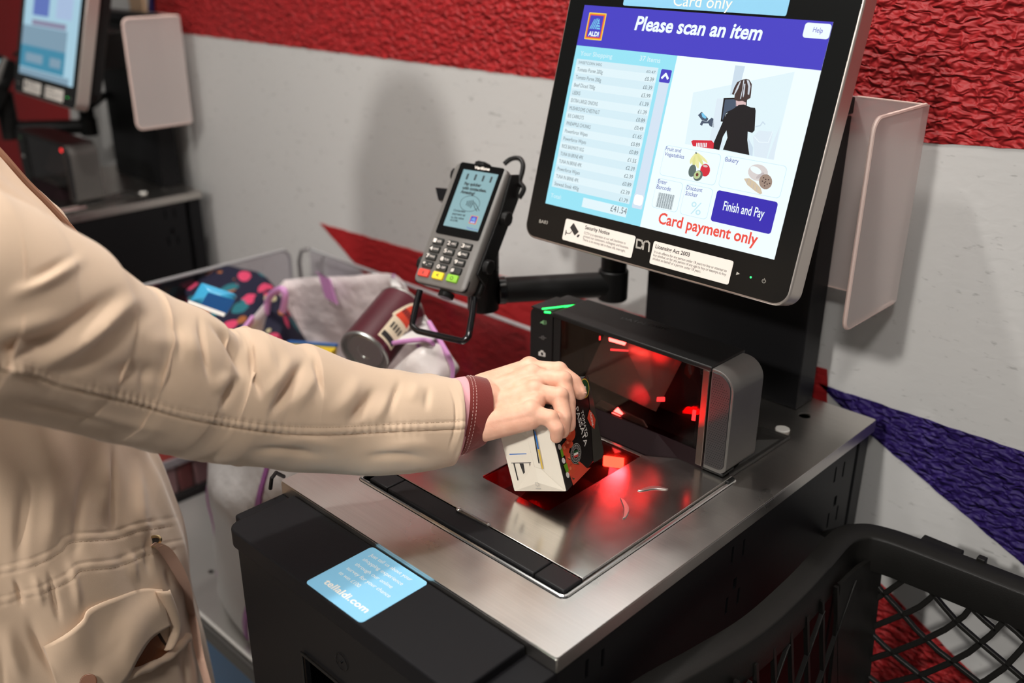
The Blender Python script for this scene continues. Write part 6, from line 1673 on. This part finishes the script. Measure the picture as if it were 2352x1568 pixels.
# rounded corner column between the side wall and the far wall
cs1 = [onplane(fo_, fn_, *p) for p in g5((712, 440), (690, 560), (662, 645), (610, 850), (570, 1050), (540, 1130), (498, 1360), (468, 1480), (430, 1640), (390, 1800))]
col = []
for i, p in enumerate(cs1):
    z = p[2]; k = (ZR - z)
    x1 = p[0]; cx_ = .062 + k * .10
    col.append([np.array([x1, p[1], z]), np.array([(x1 + cx_) / 2 + .005, p[1] + .003 - .0, z]), np.array([cx_ + .012, p[1] - .004, z]), np.array([cx_ + .004, p[1] - .018, z]), np.array([cx_, p[1] - .045, z]), np.array([cx_, p[1] - .085, z]),
                np.array([cx_ - .004, p[1] - .085, z]), np.array([cx_ - .004, p[1] - .040, z]), np.array([cx_ + .000, p[1] - .012, z]), np.array([cx_ + .010, p[1] + .002, z]), np.array([(x1 + cx_) / 2 + .005, p[1] + .008, z]), np.array([x1, p[1] + .006, z])])
MB().loft(col).build('corner_wall', M['basket'], basket, smooth=True)
# side wall by the counter: slats and crossing ribs
sxp = lambda z: .0625 + (ZR - z) * .10
for i in range(17):
    y = .395 - i * .034
    P = [np.array([sxp(z), y + (ZR - z) * .10, z]) for z in (ZR - .03, .72, .58, .46)]
    rr = [[p + np.array([0, .0022, 0]), p + np.array([0, -.0022, 0]), p + np.array([-.005, -.0022, 0]), p + np.array([-.005, .0022, 0])] for p in P]
    MB().loft(rr).build('rib', M['basket'], basket)
for i in range(9):
    y0 = .44 - i * .075
    P = [np.array([sxp(ZR - .045 - s * .28), y0 - s * .24, ZR - .045 - s * .28]) for s in np.linspace(0, 1, 6)]
    if P[-1][1] < -.22: continue
    rr = [[p + np.array([0.001, .0022, .002]), p + np.array([0.001, -.0022, -.002]), p + np.array([-.004, -.0022, -.002]), p + np.array([-.004, .0022, .002])] for p in P]
    MB().loft(rr).build('rib', M['basket'], basket)
# floor of the basket, lower band, and the stand it rolls on
low = [q + (cb_ - q) / np.linalg.norm(cb_ - q) * .040 for q in ri]
MB().loft([[(*q, .455) for q in low], [(*q, .40) for q in [p + (cb_ - p) * .01 for p in low]]], cap=True).build('basket_floor', M['basket'], basket)
for x, y in ((.12, .38), (.44, .40), (.12, -.12), (.44, -.14)):
    MB().cyl((x, y, .05), (x, y, .402), .012, 14).build('stand_leg', M['basket'], basket)
    w_ = MB().cyl((x - .012, y, .026), (x + .012, y, .026), .026, 20).build('wheel', M['blk_plain'], basket, bevel=.003)
# outer latch steps on the far rim
lk = [on('z', ZR - .004, *p) for p in g5((1395, 420), (1410, 432), (1400, 455), (1345, 432))]
a_, b2_ = on('z', ZR, *g5((1050, 290))[0]), on('z', ZR, *g5((1412, 428))[0])
MB().box(a_[0], b2_[0], .508, .5215, ZR - .018, ZR - .001).build('rim_catch', M['basket'], basket, bevel=.0015)
c1, c2 = on('z', ZR, *g5((1535, 490))[0]), on('z', ZR, *g5((1615, 520))[0])
MB().box(c1[0], c2[0], .5100, .5190, ZR - .01, ZR + .0032).build('rim_catch', M['basket'], basket, bevel=.001)
# moulded letters on the side rim
RD = Dec((0, 0, ZR + .0009), (1, 0, 0), (0, 1, 0), (0, 0, 1), .0002)

# ================================================================ the second checkout, further along the wall
P_ = (-1.62349, 0, 0)
dup(counter, P_, 'black self-checkout counter further along the wall, behind the shopper\'s shoulder', 'self-checkout counters along the wall')
dup(scanner, P_, 'barcode scanner on the far counter, with a red dot of light inside', 'barcode scanners set into the counters', skip=('green_light', 'red_glow'))
rl = [o for o in COL.objects if o.name == 'checkout_scanner.001'][0]
MB().ball(np.array([-0.118, .3440, 1.0125]) + np.array(P_), .0042, (1, .5, 1), 8).build('red_glow', M['redled'], rl)
dup(guard, P_, 'frosted acrylic guard by the post of the far checkout', 'frosted guards behind the posts')
guard['group'] = 'frosted guards behind the posts'
t2 = dup(terminal, P_, 'grey card terminal of the far checkout, at the left edge', 'card terminals on their stands')
s2 = dup(stand, P_, 'black terminal stand of the far checkout, at the left edge', 'black stands of the card terminals')
for o in (terminal, ): o['group'] = 'card terminals on their stands'
stand['group'] = 'black stands of the card terminals'
m2 = dup(monitor, P_, 'far touch monitor with a pale blue waiting screen', 'touch monitors of the self-checkouts', skip=('screen', 'maker_mark'))
S2 = Dec(MC + np.array(P_) - MN * .0004, MR, MU, MN, .0001, .00015)
scr('s2_pale', 166, 204, 222, .95); scr('s2_sq', 96, 118, 190, .9); scr('s2_teal', 62, 138, 168, .9); scr('s2_lav', 168, 190, 222, .95); scr('s2_mauve', 140, 138, 165, .9); scr('s2_lt', 196, 220, 230, 1.0); scr('s2_mid', 128, 158, 178, .9)
S2.poly(rect(-SW, SW, -SH, SH), M['s2_pale'], 0, 'screen')
S2.poly(rect(-.10, -.01, .015, .062), M['s2_sq'], 1, 'menu_tile'); S2.poly(rect(.03, .115, .015, .062), M['s2_lav'], 1, 'menu_tile')
S2.poly(rect(-SW, .10, -.052, -.008), M['s2_mid'], 1, 'banner'); S2.poly(rect(-.10, .09, -.006, .006), M['s2_mauve'], 2, 'lettering')
S2.poly(rect(-SW, .10, -.098, -.050), M['s2_teal'], 1, 'banner'); S2.poly(rect(-.12, -.02, -.085, -.066), M['s2_mid'], 2, 'lettering'); S2.poly(rect(.02, .08, -.085, -.066), M['s2_mid'], 2, 'lettering')
S2.poly(rect(-SW, .13, -SH, -.100), M['s2_mid'], 1, 'banner')
S2.poly(rect(-.12, -.03, .085, SH), M['s2_lt'], 1, 'menu_tile'); S2.poly(rect(.03, .12, .08, SH), M['s2_lt'], 1, 'menu_tile')
ROOTS[m2.name] = np.array(monitor.location) + np.array(P_)
ps = S2.build(m2); r2 = [o for o in ps if o.name.startswith('screen')][0]
for o in ps:
    if o is not r2: o.parent = r2
m2.location.x += .030
m2.rotation_euler.z = math.radians(-2.0)
